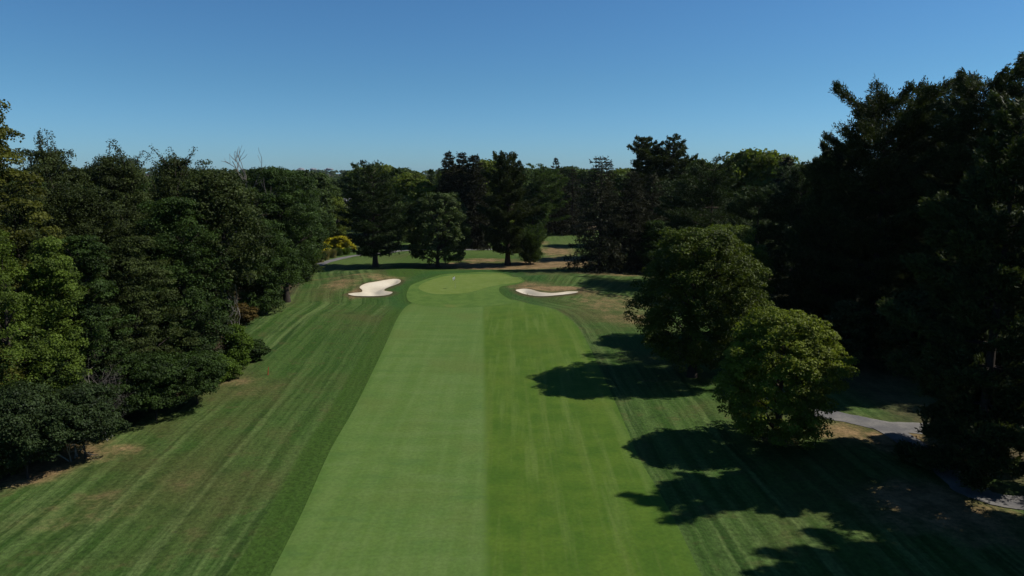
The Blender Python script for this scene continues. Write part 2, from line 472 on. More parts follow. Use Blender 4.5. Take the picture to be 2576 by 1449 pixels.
# --- fairway and fringe
SPLIT = [gp(1224, 1449), gp(1216, 800)]
def fairway_mat():
    g = G('mown_fairway'); p = g.pos()
    sx = g.node('ShaderNodeSeparateXYZ'); g.link(p, sx.inputs[0])
    (ax, ay, _), (bx, by, _) = SPLIT
    k = (bx - ax) / (by - ay)
    lat = g.math('SUBTRACT', sx.outputs[0], g.math('MULTIPLY_ADD', sx.outputs[1], k, ax - k * ay))
    fine = g.noise(p, 3.5, 4, 0.7); mid = g.noise(p, 0.42, 4, 0.6); big = g.noise(p, 0.09, 3, 0.55)
    wob = g.math('MULTIPLY', g.math('SUBTRACT', fine, 0.5), 0.7)
    side = g.ramp(g.math('ADD', lat, wob), -0.42, 0.42)
    s1 = g.noise(g.mapped(p, (0.85, 0.03, 1), (0, 0, R(2.4))), 1.0, 3, 0.6)
    s2 = g.noise(g.mapped(p, (0.9, 0.045, 1), (0, 0, R(-24))), 1.0, 3, 0.6)
    s3 = g.noise(g.mapped(p, (0.8, 0.04, 1), (0, 0, R(17))), 1.0, 3, 0.6)
    s4 = g.noise(g.mapped(p, (0.14, 0.6, 1), (0, 0, R(5))), 1.0, 3, 0.6)
    left = g.mix(g.ramp(s1, 0.36, 0.66), (0.072, 0.124, 0.024), (0.088, 0.140, 0.034))
    left = g.mix(g.ramp(mid, 0.40, 0.68, 0.0, 0.55), left, (0.062, 0.118, 0.024))
    left = g.mix(g.ramp(s4, 0.46, 0.7, 0.0, 0.5), left, (0.096, 0.146, 0.042))
    left = g.mix(g.ramp(s4, 0.46, 0.3, 0.0, 0.5), left, (0.056, 0.108, 0.026))
    left = g.mix(g.ramp(big, 0.48, 0.70, 0.0, 0.7), left, (0.080, 0.116, 0.026))
    right = g.mix(g.ramp(mid, 0.34, 0.68), (0.042, 0.088, 0.008), (0.062, 0.109, 0.011))
    right = g.mix(g.ramp(s2, 0.48, 0.66, 0.0, 0.65), right, (0.088, 0.132, 0.026))
    right = g.mix(g.ramp(s3, 0.50, 0.68, 0.0, 0.5), right, (0.080, 0.118, 0.020))
    right = g.mix(g.ramp(big, 0.52, 0.72, 0.0, 0.5), right, (0.078, 0.108, 0.014))
    c = g.mix(side, left, right)
    c = g.mix(g.ramp(sx.outputs[1], 100, 122, 0.0, 0.6), c, g.mix(mid, (0.058, 0.108, 0.018), (0.076, 0.126, 0.026)))
    c = g.mix(g.ramp(g.attr('edge'), 0.9, 0.0, 0.0, 0.35), c, (0.046, 0.096, 0.014))
    c = g.scale_col(c, g.ramp(fine, 0.25, 0.75, 0.86, 1.14))
    return g.finish(c, 0.92, 0.1, g.bump(fine, 0.18, 0.05))
tag(put('fairway', patch('fairway', FW, 0.035, 1.0), fairway_mat()), kind='structure')

def fringe_mat():
    g = G('fringe_grass'); p = g.pos()
    fine = g.noise(p, 3.5, 4, 0.7); mid = g.noise(p, 0.5, 3)
    c = g.mix(g.ramp(mid, 0.35, 0.65), (0.056, 0.106, 0.018), (0.076, 0.128, 0.024))
    c = g.mix(g.ramp(g.noise(p, 0.22, 2), 0.58, 0.75, 0, 0.6), c, (0.105, 0.125, 0.030))
    c = g.scale_col(c, g.ramp(fine, 0.25, 0.75, 0.86, 1.14))
    return g.finish(c, 0.92, 0.1, g.bump(fine, 0.18, 0.05))
tag(put('green_fringe', patch('green_fringe', FR, 0.05, 0.7), fringe_mat()), kind='structure')

def green_mat():
    g = G('putting_green_turf'); p = g.pos()
    fine = g.noise(p, 4.0, 4, 0.7); mid = g.noise(p, 0.8, 4, 0.65)
    s = g.noise(g.mapped(p, (0.9, 0.05, 1), (0, 0, R(-35))), 1.0, 2)
    c = g.mix(g.ramp(mid, 0.36, 0.64), (0.098, 0.142, 0.024), (0.118, 0.162, 0.036))
    c = g.mix(g.ramp(s, 0.45, 0.65, 0, 0.35), c, (0.088, 0.138, 0.024))
    c = g.scale_col(c, g.ramp(fine, 0.25, 0.75, 0.92, 1.08))
    return g.finish(c, 0.9, 0.12)
tag(put('putting_green', patch('putting_green', GR, 0.065, 0.7), green_mat()), kind='structure')

def sand_mat():
    g = G('bunker_sand'); p = g.pos()
    fine = g.noise(p, 5.0, 4, 0.7); mid = g.noise(p, 0.35, 3)
    wv = g.noise(g.mapped(p, (1.0, 4.0, 1), (0, 0, R(20))), 1.2, 3)
    c = g.mix(g.ramp(mid, 0.35, 0.65), (0.45, 0.40, 0.305), (0.50, 0.45, 0.355))
    c = g.mix(g.ramp(g.attr('edge'), 0.5, 0.0, 0.0, 0.45), c, (0.46, 0.37, 0.24))
    c = g.scale_col(c, g.ramp(fine, 0.3, 0.7, 0.93, 1.06))
    return g.finish(c, 0.95, 0.1, g.bump(g.math('ADD', wv, g.math('MULTIPLY', fine, 0.4)), 0.35, 0.08))
SAND = sand_mat()
for P, lb in ((LB, 'kidney shaped pale sand bunker left of the putting green'), (RB, 'long thin pale sand bunker right of the putting green')):
    tag(put('sand_bunker', patch('sand_bunker', P, 0.10, 0.4), SAND), lb, 'sand bunker', 'bunkers beside the green', 'structure')

# --- cart paths
def ribbon(name, cl, width, off):
    c = catmull(np.array(cl), 8, False)
    t = np.gradient(c, axis=0); t /= np.linalg.norm(t, axis=1)[:, None]
    nrm = np.stack([-t[:, 1], t[:, 0]], 1)
    offs = np.linspace(-0.5, 0.5, 5)
    rgp = np.random.default_rng(len(c)); jit = 1 + 0.07 * np.convolve(rgp.normal(0, 1, len(c) + 4), np.ones(5) / 2.2, 'valid')[:, None]
    P = c[:, None, :] + nrm[:, None, :] * (offs[None, :] * jit)[..., None] * width
    z = height(P[..., 0], P[..., 1]) + off - np.abs(offs)[None, :] ** 4 * 0.3
    V = np.concatenate([P, z[..., None]], -1).reshape(-1, 3)
    k = len(c); i = np.arange(k - 1)[:, None] * 5 + np.arange(4)[None, :]
    return quads_mesh(name, V, np.stack([i, i + 5, i + 6, i + 1], -1).reshape(-1, 4), None, True)
def path_mat():
    g = G('cart_path_asphalt'); p = g.pos()
    fine = g.noise(p, 6.0, 4, 0.7); mid = g.noise(p, 0.5, 4)
    c = g.mix(g.ramp(mid, 0.35, 0.7), (0.095, 0.092, 0.092), (0.165, 0.155, 0.140))
    c = g.scale_col(c, g.ramp(fine, 0.3, 0.7, 0.85, 1.12))
    return g.finish(c, 0.92, 0.2, g.bump(fine, 0.3, 0.02))
PATHM = path_mat()
pl = [gp(*q)[:2] for q in [(740, 690), (800, 667), (830, 657), (862, 649), (895, 643), (935, 640), (975, 636), (1010, 631), (1080, 628), (1180, 628), (1270, 626), (1350, 619)]]
tag(put('cart_path', ribbon('cart_path', pl, 2.6, 0.05), PATHM), kind='structure')
pr = [gp(*q)[:2] for q in [(1990, 1020), (2080, 1042), (2150, 1056), (2220, 1070), (2330, 1079), (2440, 1078), (2540, 1068), (2700, 1045), (2850, 1020)]]
tag(put('cart_path', ribbon('cart_path', pr, 2.5, 0.05), PATHM), kind='structure')
pr2 = [gp(*q)[:2] for q in [(2225, 1074), (2290, 1115), (2350, 1160), (2405, 1205), (2455, 1240), (2530, 1262), (2640, 1270), (2760, 1268)]]
tag(put('cart_path', ribbon('cart_path', pr2, 2.2, 0.07), PATHM), kind='structure')

# ------------------------------------------------------------------ plants
def crown_profile(t, belly):
    """radius share at height share t; belly = where the crown is widest"""
    return np.where(t < belly, np.sqrt(np.clip(1 - ((belly - t) / (belly + 0.06)) ** 2, 0.02, 1)), np.sqrt(np.clip(1 - ((t - belly) / (1.0 - belly + 0.02)) ** 2, 0.01, 1)))

def broadleaf(seed, H, Rr, base, n_cl=260, per=110, leaf=0.24, rc=1.1, belly=0.42, flat=0.75, lump=0.28, trunk_r=None, depth=0.6, sprigs=0, limbs=34, trunk_wob=0.5, elong=1.3, up=0.5, shape=1.0):
    """trunk mesh and crown mesh of a broadleaf tree or shrub standing at the origin"""
    rg = np.random.default_rng(seed)
    ph = rg.uniform(0, 6.28, 8)
    def env(t, a):
        lm = 1 + lump * (0.5 * np.sin(2 * a + ph[0] + 3 * t) + 0.45 * np.sin(3 * a + ph[1] - 5 * t) + 0.35 * np.sin(5 * a + ph[2] + 7 * t) + 0.3 * np.sin(9 * t + ph[3] + a))
        return Rr * crown_profile(t, belly) ** shape * lm
    t = rg.beta(1.25, 1.05, n_cl)
    a = rg.uniform(0, 2 * math.pi, n_cl)
    f = 1 - depth * rg.uniform(0, 1, n_cl) ** 1.6
    lean = rg.normal(0, 0.35, 2)
    r = env(t, a) * f
    ch = H - base
    C = np.stack([r * np.cos(a) + lean[0] * t, r * np.sin(a) + lean[1] * t, base + t * ch], 1)
    C[:, 2] += rg.normal(0, 0.03 * ch, n_cl)
    C[:, 2] = np.minimum(C[:, 2], H - rc * 0.3)
    rcs = rc * rg.uniform(0.6, 1.35, n_cl)
    cnt = np.maximum(10, (per * (rcs / rc) ** 2).astype(int))
    idx = np.repeat(np.arange(n_cl), cnt)
    N = len(idx)
    d = unit(rg.normal(size=(N, 3)))
    d[:, 2] = np.where(rg.uniform(size=N) < 0.7, np.abs(d[:, 2]), d[:, 2])
    rad = rcs[idx] * rg.uniform(0.25, 1.0, N) ** 0.5
    P = C[idx] + d * rad[:, None] * np.array([1, 1, flat])
    radial = unit(np.column_stack([C[idx, 0], C[idx, 1], np.zeros(N)]))
    Nn = unit(0.7 * d + 0.3 * radial + np.array([0, 0, up]) + 0.7 * rg.normal(size=(N, 3)))
    T = np.cross(Nn, unit(rg.normal(size=(N, 3))))
    L = leaf * rg.uniform(0.7, 1.4, N)
    ctint = rg.normal(0.5, 0.22, n_cl)
    tint = np.clip(ctint[idx] + rg.normal(0, 0.13, N), 0, 1)
    tb = Tubes()
    tr = trunk_r or max(0.12, 0.018 * H + 0.012 * Rr)
    top = base + 0.78 * ch
    k = 9; zz = np.linspace(-0.3, top, k)
    wob = np.cumsum(rg.normal(0, trunk_wob * 0.12, (k, 2)), axis=0); wob[0] = 0; wob[1] *= 0.2
    tp = np.column_stack([wob, zz])
    rads = tr * np.concatenate([[1.55, 1.05], np.linspace(0.95, 0.18, k - 2)])
    tb.add(tp, rads, 8)
    order = rg.permutation(n_cl)[:limbs]
    for j in order:
        c = C[j]
        z0 = np.clip(c[2] - rg.uniform(0.35, 0.8) * math.hypot(c[0], c[1]) - 0.3, 0.25 * base + 0.3, top * 0.95)
        s0 = np.array([np.interp(z0, zz, tp[:, 0]), np.interp(z0, zz, tp[:, 1]), z0])
        mid = s0 * 0.45 + c * 0.55 + np.array([0, 0, 0.10 * np.linalg.norm(c - s0)]) + rg.normal(0, 0.15, 3)
        tt = np.linspace(0, 1, 5)[:, None]
        pts = (1 - tt) ** 2 * s0 + 2 * tt * (1 - tt) * mid + tt ** 2 * c
        r0 = tr * 0.42 * (1 - 0.6 * z0 / max(top, 1))
        tb.add(pts, np.linspace(r0, 0.025, 5), 5)
    if sprigs:
        SP_, ST, SN = [], [], []
        for _ in range(sprigs):
            aa = rg.uniform(0, 6.28); tt0 = rg.uniform(0.78, 0.97)
            rr = env(np.array(tt0), np.array(aa)) * rg.uniform(0.2, 0.95)
            p0 = np.array([rr * math.cos(aa), rr * math.sin(aa), base + tt0 * ch])
            dv = unit(np.array([rg.normal(0, 0.35), rg.normal(0, 0.35), 1.0])); ln = rg.uniform(0.1, 0.17) * ch
            pts = np.array([p0 + dv * ln * s + np.array([dv[0], dv[1], -0.25]) * ln * 0.3 * s * s for s in np.linspace(0, 1, 5)])
            tb.add(pts, np.linspace(0.05, 0.012, 5), 4)
            m = int(26 * ln)
            s = rg.uniform(0.15, 1, m)
            q = p0 + dv * ln * s[:, None] + np.array([dv[0], dv[1], -0.25]) * ln * 0.3 * (s * s)[:, None] + rg.normal(0, 0.16, (m, 3))
            SP_.append(q); ST.append(unit(rg.normal(size=(m, 3)))); SN.append(unit(rg.normal(size=(m, 3)) + [0, 0, 0.5]))
        q = np.concatenate(SP_)
        P = np.concatenate([P, q]); T = np.concatenate([T, np.concatenate(ST)]); Nn = np.concatenate([Nn, np.concatenate(SN)])
        L = np.concatenate([L, np.full(len(q), leaf * 1.05)]); tint = np.concatenate([tint, np.clip(rg.normal(0.45, 0.15, len(q)), 0, 1)])
    P[:, 2] = np.maximum(P[:, 2], 0.05)
    return tb.mesh('trunk'), blades_mesh('crown', P, T, Nn, L, L / elong, tint)

def white_pine(seed, H, Rr, base, whorl=1.35, nb=5, tufts=60, blade=0.42, width=0.11, per=5, irregular=0.35, trunk_r=None, rise=0.18, top_r=0.22, plate=0.22, thick=0.34, peak=0.35, sweep=0.0):
    """tiered pine: level boughs carrying flat pads of up-turned needle tufts"""
    rg = np.random.default_rng(seed)
    tb = Tubes(); tr = trunk_r or 0.016 * H + 0.12
    k = 12; zz = np.linspace(-0.3, H - 0.3, k)
    wob = np.cumsum(rg.normal(0, 0.05, (k, 2)), axis=0); wob[0] = 0
    tb.add(np.column_stack([wob, zz]), tr * np.concatenate([[1.5, 1.02], np.linspace(0.95, 0.07, k - 2)]), 8)
    C, T, tin = [], [], []
    z = base
    while z < H - 0.5:
        t = (z - base) / (H - base)
        prof = (0.72 + 0.28 * min(t / peak, 1)) * (1 - max(0, (t - peak) / (1 - peak)) ** 1.5 * (1 - top_r))
        n = nb if t < 0.85 else 4
        a0 = rg.uniform(0, 6.28)
        for b in range(n):
            a = a0 + b * 2 * math.pi / n + rg.normal(0, 0.25)
            ln = Rr * prof * max(0.3, rg.normal(1.0 - irregular * 0.35, irregular))
            ln = min(ln, Rr * 1.3)
            el = rise * 0.4 + rise * 1.8 * t ** 2 + rg.normal(0, 0.08) - sweep * max(0.0, 1 - t / 0.45) ** 1.3
            dv = np.array([math.cos(a), math.sin(a), el])
            p0 = np.array([np.interp(z, zz, wob[:, 0]), np.interp(z, zz, wob[:, 1]), z])
            ss = np.linspace(0, 1, 6)
            pts = p0 + dv * ln * ss[:, None]; pts[:, 2] += 0.10 * ln * (ss ** 2.2) - 0.05 * ln * np.sin(ss * math.pi)
            tb.add(pts, np.linspace(tr * 0.30 * (1 - 0.6 * t) + 0.02, 0.02, 6), 5)
            m = max(12, int(tufts * (ln / Rr) ** 1.4))
            s = 1 - 0.72 * rg.uniform(0, 1, m) ** 1.3
            side = rg.normal(0, 1, m) * plate * ln * (1.05 - 0.55 * s) 
            q = p0 + dv * ln * s[:, None]
            q[:, 2] += 0.10 * ln * s ** 2.2 - 0.05 * ln * np.sin(s * math.pi) + rg.normal(0.12, thick, m) - 0.10 * np.abs(side)
            q += np.outer(side, [-math.sin(a), math.cos(a), 0])
            fw = unit(np.column_stack([dv[0] + 0.9 * np.sign(side) * np.abs(side) / (ln * 0.4 + .1) * -math.sin(a), dv[1] + 0.9 * np.sign(side) * np.abs(side) / (ln * .4 + .1) * math.cos(a), np.full(m, 0.75)]))
            tc = np.clip(rg.normal(0.5, 0.2, m) + 0.1 * (s - 0.5), 0, 1)
            for _ in range(per):
                tt = unit(fw + rg.normal(0, 0.55, (m, 3)))
                C.append(q + tt * blade * 0.4 + rg.normal(0, 0.10, (m, 3))); T.append(tt); tin.append(np.clip(tc + rg.normal(0, 0.12, m), 0, 1))
        z += whorl * rg.uniform(0.7, 1.25) * (1 - 0.35 * t)
    m = 40
    q = np.column_stack([rg.normal(0, 0.12, m), rg.normal(0, 0.12, m), rg.uniform(H - 1.2, H, m)])
    C.append(q); T.append(unit(rg.normal(0, 0.5, (m, 3)) + [0, 0, 1])); tin.append(rg.uniform(0.3, 0.7, m))
    C = np.concatenate(C); T = np.concatenate(T); tin = np.concatenate(tin)
    C[:, 2] = np.maximum(C[:, 2], 0.25)
    Nn = unit(rg.normal(size=C.shape))
    L = blade * rg.uniform(0.7, 1.35, len(C))
    return tb.mesh('trunk'), blades_mesh('crown', C, T, Nn, L, width * rg.uniform(0.7, 1.4, len(C)), tin)

def spruce(seed, H, Rr, base, whorl=0.62, nb=7, drops=46, blade=0.75, width=0.13, irregular=0.22, power=0.85, trunk_r=None, blunt=0.0, droop=0.25):
    """cone of drooping boughs hung with needle curtains"""
    rg = np.random.default_rng(seed)
    tb = Tubes(); tr = trunk_r or 0.013 * H + 0.1
    zz = np.linspace(-0.3, H - 0.2, 8)
    tb.add(np.column_stack([zz * 0, zz * 0, zz]), tr * np.concatenate([[1.5, 1.0], np.linspace(0.95, 0.05, 6)]), 8)
    C, T, tin = [], [], []
    z = base
    while z < H - 0.25:
        t = (z - base) / (H - base)
        prof = max(0.035, (1 - t) ** power * (1 - blunt) + blunt * math.sqrt(max(0, 1 - t * t)) * (1 - t) ** 0.25)
        a0 = rg.uniform(0, 6.28)
        for b in range(nb):
            a = a0 + b * 2 * math.pi / nb + rg.normal(0, 0.2)
            ln = Rr * prof * max(0.35, rg.normal(1, irregular))
            p0 = np.array([0, 0, z]); h = np.array([math.cos(a), math.sin(a), 0])
            up0 = 0.45 * t - 0.06
            def arc(s):
                return (p0 + np.outer(s * ln, h)) + np.outer(up0 * ln * s - droop * ln * s * s + 0.22 * ln * np.clip(s - 0.62, 0, 1) ** 1.5 * 2, [0, 0, 1])
            tb.add(arc(np.linspace(0, 1, 5)), np.linspace(tr * 0.2 * (1 - 0.7 * t) + 0.015, 0.012, 5), 4)
            m = max(5, int(drops * (ln / Rr) ** 1.1))
            s = 1 - 0.8 * rg.uniform(0, 1, m) ** 1.25
            side = rg.normal(0, 0.16, m) * ln * (1.1 - 0.5 * s)
            q = arc(s) + np.outer(side, [-h[1], h[0], 0])
            q[:, 2] += rg.normal(-0.05, 0.16, m)
            tc = np.clip(rg.normal(0.5, 0.18, m), 0, 1)
            dn = unit(np.column_stack([np.outer(rg.uniform(0.0, 0.7, m), h)[:, :2] + rg.normal(0, 0.3, (m, 2)), np.full(m, -1.0) + 1.1 * t + rg.normal(0, 0.25, m)]))
            C.append(q + dn * blade * 0.35); T.append(dn); tin.append(tc)
            fw = unit(np.column_stack([h[0] + rg.normal(0, 0.5, m), h[1] + rg.normal(0, 0.5, m), 0.25 + rg.normal(0, 0.3, m)]))
            C.append(q + fw * blade * 0.2); T.append(fw); tin.append(np.clip(tc + 0.12, 0, 1))
        z += whorl * rg.uniform(0.75, 1.25)
    C = np.concatenate(C); T = np.concatenate(T); tin = np.concatenate(tin)
    C[:, 2] = np.maximum(C[:, 2], 0.2)
    Nn = unit(rg.normal(size=C.shape)); L = blade * rg.uniform(0.6, 1.3, len(C))
    return tb.mesh('trunk'), blades_mesh('crown', C, T, Nn, L, width * rg.uniform(0.7, 1.5, len(C)), tin)

def bare_branches(seed, H, spread, trunk_r, start=0.45, levels=4, stems=1, taper=0.5):
    rg = np.random.default_rng(seed); tb = Tubes()
    def grow(p, d, ln, r, lev):
        k = 4; pts = [p]
        for _ in range(k):
            d = unit(d + rg.normal(0, 0.13, 3) + np.array([0, 0, 0.05])); p = p + d * ln / k; pts.append(p)
        tb.add(pts, np.linspace(r, r * 0.6, k + 1), 6 if lev == 0 else 4)
        if lev >= levels: return
        for _ in range(rg.integers(2, 4) if lev else 4):
            s = rg.uniform(0.45, 1.0); q = pts[0] + (pts[-1] - pts[0]) * s
            grow(q, unit(d * 0.75 + spread * unit(rg.normal(size=3)) * 0.8 + np.array([0, 0, 0.22])), ln * rg.uniform(0.5, 0.75), r * taper, lev + 1)
    for _ in range(stems):
        grow(np.array([rg.normal(0, 0.25) * (stems > 1), rg.normal(0, 0.25) * (stems > 1), -0.2]), unit(np.array([rg.normal(0, 0.35) * (stems > 1), rg.normal(0, 0.35) * (stems > 1), 1.0])), H * start, trunk_r, 0)
    return tb.mesh('branches')

def grass_clump(seed, H, Rr, n=700):
    rg = np.random.default_rng(seed)
    a = rg.uniform(0, 6.28, n); r = Rr * 0.35 * np.sqrt(rg.uniform(0, 1, n)); lean = rg.uniform(0.05, 0.75, n)
    V, Q = [], []
    for k in range(4):
        s = k / 3
        out = r + lean * H * 0.55 * s ** 1.8
        zc = H * rg.uniform(0.7, 1.05, n) * 0 + H * (s - 0.38 * lean * s ** 2)
        wv = 0.045 * (1 - s * 0.9)
        cx, cy = out * np.cos(a), out * np.sin(a)
        V.append(np.stack([np.stack([cx - wv * np.sin(a), cy + wv * np.cos(a), zc], 1), np.stack([cx + wv * np.sin(a), cy - wv * np.cos(a), zc], 1)], 1))
    V = np.stack(V, 1).reshape(-1, 3)
    b = np.arange(n)[:, None] * 8 + np.arange(3)[None, :] * 2
    Q = np.stack([b, b + 1, b + 3, b + 2], -1).reshape(-1, 4)
    return quads_mesh('foliage', V, Q, {'tint': np.repeat(np.clip(rg.normal(.5, .2, n), 0, 1), 8)})

# leaf colours
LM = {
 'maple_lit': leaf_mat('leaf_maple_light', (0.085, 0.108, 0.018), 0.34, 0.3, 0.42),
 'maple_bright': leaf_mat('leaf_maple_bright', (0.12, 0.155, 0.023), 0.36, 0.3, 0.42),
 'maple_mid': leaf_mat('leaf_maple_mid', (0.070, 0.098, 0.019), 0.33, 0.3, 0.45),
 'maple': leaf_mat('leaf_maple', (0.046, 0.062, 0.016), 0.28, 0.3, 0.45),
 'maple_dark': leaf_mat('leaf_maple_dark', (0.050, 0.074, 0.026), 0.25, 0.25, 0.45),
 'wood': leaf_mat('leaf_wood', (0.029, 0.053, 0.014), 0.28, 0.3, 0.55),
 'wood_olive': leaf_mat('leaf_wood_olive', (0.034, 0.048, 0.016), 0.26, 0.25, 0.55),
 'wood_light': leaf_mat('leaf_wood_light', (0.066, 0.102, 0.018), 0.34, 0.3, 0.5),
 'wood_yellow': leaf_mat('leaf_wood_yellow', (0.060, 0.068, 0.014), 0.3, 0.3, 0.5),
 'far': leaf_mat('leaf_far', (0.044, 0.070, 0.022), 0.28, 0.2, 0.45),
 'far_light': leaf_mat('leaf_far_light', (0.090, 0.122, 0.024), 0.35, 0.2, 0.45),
 'pine': leaf_mat('needles_pine', (0.034, 0.055, 0.022), 0.15, 0.2, 0.5),
 'pine_green': leaf_mat('needles_pine_green', (0.050, 0.082, 0.026), 0.2, 0.2, 0.5),
 'pine_dark': leaf_mat('needles_pine_dark', (0.036, 0.050, 0.020), 0.18, 0.2, 0.55),
 'spruce': leaf_mat('needles_spruce', (0.030, 0.033, 0.020), 0.10, 0.15, 0.5),
 'gold': leaf_mat('leaf_golden', (0.30, 0.275, 0.018), 0.25, 0.2, 0.35),
 'weed': leaf_mat('leaf_weed', (0.062, 0.105, 0.016), 0.32, 0.25, 0.4),
 'red': leaf_mat('leaf_reddish', (0.070, 0.052, 0.018), 0.3, 0.2, 0.5),
 'blue_green': leaf_mat('leaf_blue_green', (0.028, 0.046, 0.018), 0.25, 0.3, 0.5),
 'straw': leaf_mat('leaf_straw', (0.12, 0.115, 0.045), 0.25, 0.2, 0.4),
}

def stand(name, meshes, loc, mat, label, cat='tree', group=None, bark=BARK, rz=0.0, scale=1.0, sz=None):
    """an Empty at the foot of the plant with its trunk and crown"""
    root = empty(name, (loc[0], loc[1], loc[2]), rz)
    root.scale = (scale, scale, sz if sz else scale)
    trunk, crown = meshes
    put('trunk', trunk, bark, root)
    put('crown', crown, mat, root)
    tag(root, label, cat, group)
    return root

def spot(px, d, zc=0.0):
    x = lateral(px, d, zc); return np.array([x, d, float(height(x, d))])

def dims(px, d, top, wpx):
    """position, height and crown radius from what the photo shows"""
    H = height_at(top, d); zc = H * 0.55
    x = lateral(px, d, zc); z = float(height(x, d))
    return np.array([x, d, z]), H - z, wpx / F * (d * CP + (CAM_H - zc) * SP) * 0.5

# ---- the two big maples and the small one right of the fairway
G_MAPLES = 'broad maples beside the fairway'
p, H, r = dims(1818, 88, 574, 220)
stand('maple_tree', broadleaf(11, H, r * .95, 2.0, 480, 130, 0.22, 0.85, 0.46, 0.75, 0.22, depth=0.5, limbs=40), p, LM['maple_mid'],
      'maple half hidden behind the tall thick-trunked one, its crown level with it', 'tree', G_MAPLES)
p, H, r = dims(1722, 71, 584, 300)
p[0] = lateral(1745, 71, 4)
stand('maple_tree', broadleaf(12, H, r * 0.95, 1.7, 760, 130, 0.19, 0.80, 0.50, 0.75, 0.24, depth=0.45, limbs=44, trunk_r=0.42), p, LM['maple_mid'],
      'tall full maple with lit top, dark underside and thick straight trunk at the fairway edge', 'tree', G_MAPLES, BARK_DARK)
p, H, r = dims(1962, 52.5, 768, 335)
stand('maple_tree', broadleaf(13, H * .95, r * .86, 0.7, 640, 130, 0.16, 0.62, 0.36, 0.6, 0.22, depth=0.55, limbs=44, up=0.8), p, LM['maple_bright'],
      'small spreading maple with yellow green top, nearest of the fairway maples', 'tree', G_MAPLES)

# ---- behind the green
p = gp(945, 672); H = height_at(427, p[1]); r = 152 / F * p[1] * .5
stand('pine_tree', white_pine(21, H - p[2], r * 1.05, 3.0, 1.5, 6, 120, 0.55, 0.16, 6, 0.27, thick=0.2, trunk_r=0.62, top_r=0.5), p, LM['pine'],
      'broad dark pine with a short stout trunk behind the left bunker', 'tree', 'pines behind the green')
p = gp(1101, 671); H = height_at(489, p[1]); r = 166 / F * p[1] * .5
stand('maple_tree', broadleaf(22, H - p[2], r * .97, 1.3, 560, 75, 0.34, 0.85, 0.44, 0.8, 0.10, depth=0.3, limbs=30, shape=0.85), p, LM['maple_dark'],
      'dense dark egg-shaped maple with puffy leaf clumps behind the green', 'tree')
p = gp(1277, 667); H = height_at(387, p[1]); r = 140 / F * p[1] * .5
stand('pine_tree', white_pine(23, H - p[2], r * .84, 3.4, 1.25, 6, 115, 0.55, 0.16, 6, 0.26, thick=0.25, trunk_r=0.58, top_r=0.3), p, LM['pine_dark'],
      'tall dark pine with a bare lower trunk straight behind the green', 'tree', 'pines behind the green')
p, H, r = dims(1368, 238, 424, 105)
stand('pine_tree', white_pine(24, H, r * 1.2, 5.5, 1.9, 6, 120, 0.65, 0.18, 6, 0.25, top_r=0.4, thick=0.15), p, LM['pine_green'],
      'lighter green pine with layered boughs just right of the tall bare-trunked pine', 'tree', 'pines behind the green')
p = gp(1334, 664); H = height_at(603, p[1]); r = 62 / F * p[1] * .5
stand('young_pine', white_pine(25, H - p[2], r * 1.15, 0.5, 0.6, 6, 60, 0.5, 0.13, 6, 0.25, trunk_r=0.12, rise=0.8, top_r=0.75, plate=0.3), p, LM['pine_green'],
      'low bushy young pine with upswept tips beside the tall bare-trunked pine', 'tree')
for k, (px, top, d, wd, lb) in enumerate([(1130, 383, 203, 74, 'dark spruce forming the left peak of the three-peaked clump behind the maple'),
                                          (1163, 381, 206, 84, 'dark spruce forming the middle peak of the three-peaked clump behind the maple'),
                                          (1194, 386, 201, 88, 'dark drooping spruce forming the right peak of the three-peaked clump')]):
    p, H, r = dims(px, d, top, wd)
    stand('spruce_tree', spruce(30 + k, H, r * 1.02, 0.8, 0.8, 8, 48, 0.95, 0.2, 0.3, 0.5), p, LM['spruce'], lb, 'tree', 'spruces behind the green', BARK_DARK)
p, H, r = dims(1398, 248, 398, 100)
stand('spruce_tree', spruce(34, H, r, 0.8, 0.9, 7, 32, 1.0, 0.22, 0.2, 0.85), p, LM['spruce'], 'lone pointed spruce standing beyond the far lawn', 'tree', 'spruces behind the green', BARK_DARK)
p, H, r = dims(1440, 240, 425, 90)
stand('spruce_tree', spruce(35, H, r, 0.8, 0.9, 7, 32, 1.0, 0.22, 0.2, 0.7), p, LM['spruce'], 'dark spruce beyond the far lawn, shorter than the pointed one on its left', 'tree', 'spruces behind the green', BARK_DARK)
for k, (px, top, d, wd, lb) in enumerate([(1512, 388, 152, 150, 'big dark spruce right of the far lawn, skirts reaching the ground'),
                                          (1588, 430, 153, 120, 'dark drooping spruce close against the right side of the big skirted one'),
                                          (1640, 440, 158, 110, 'dark spruce half hidden below the highest pine')]):
    p, H, r = dims(px, d, top, wd)
    stand('spruce_tree', spruce(40 + k, H, r * 1.05, 1.2, 0.7, 7, 44, 0.85, 0.16, 0.25, 0.55, droop=0.3), p, LM['spruce'], lb, 'tree', 'spruces behind the green', BARK_DARK)
for k, (px, top, d, wd, lb) in enumerate([(1622, 346, 178, 90, 'left one of the two highest pines on the skyline'), (1690, 345, 180, 95, 'right one of the two highest pines on the skyline')]):
    p, H, r = dims(px, d, top, wd)
    stand('pine_tree', white_pine(44 + k, H, r * 1.1, 5, 1.5, 6, 105, 0.6, 0.17, 6, 0.3, top_r=0.45, thick=0.22), p, LM['pine_dark'], lb, 'tree', 'pines behind the green')
p, H, r = dims(1790, 132, 415, 235)
stand('pine_tree', white_pine(47, H, r * 1.1, 4, 2.3, 6, 300, 0.45, 0.13, 6, 0.25, top_r=0.3, plate=0.27, thick=0.13), p, LM['pine'],
      'wide green pine with long level boughs above the fairway maples', 'tree')
p, H, r = dims(1905, 118, 470, 170)
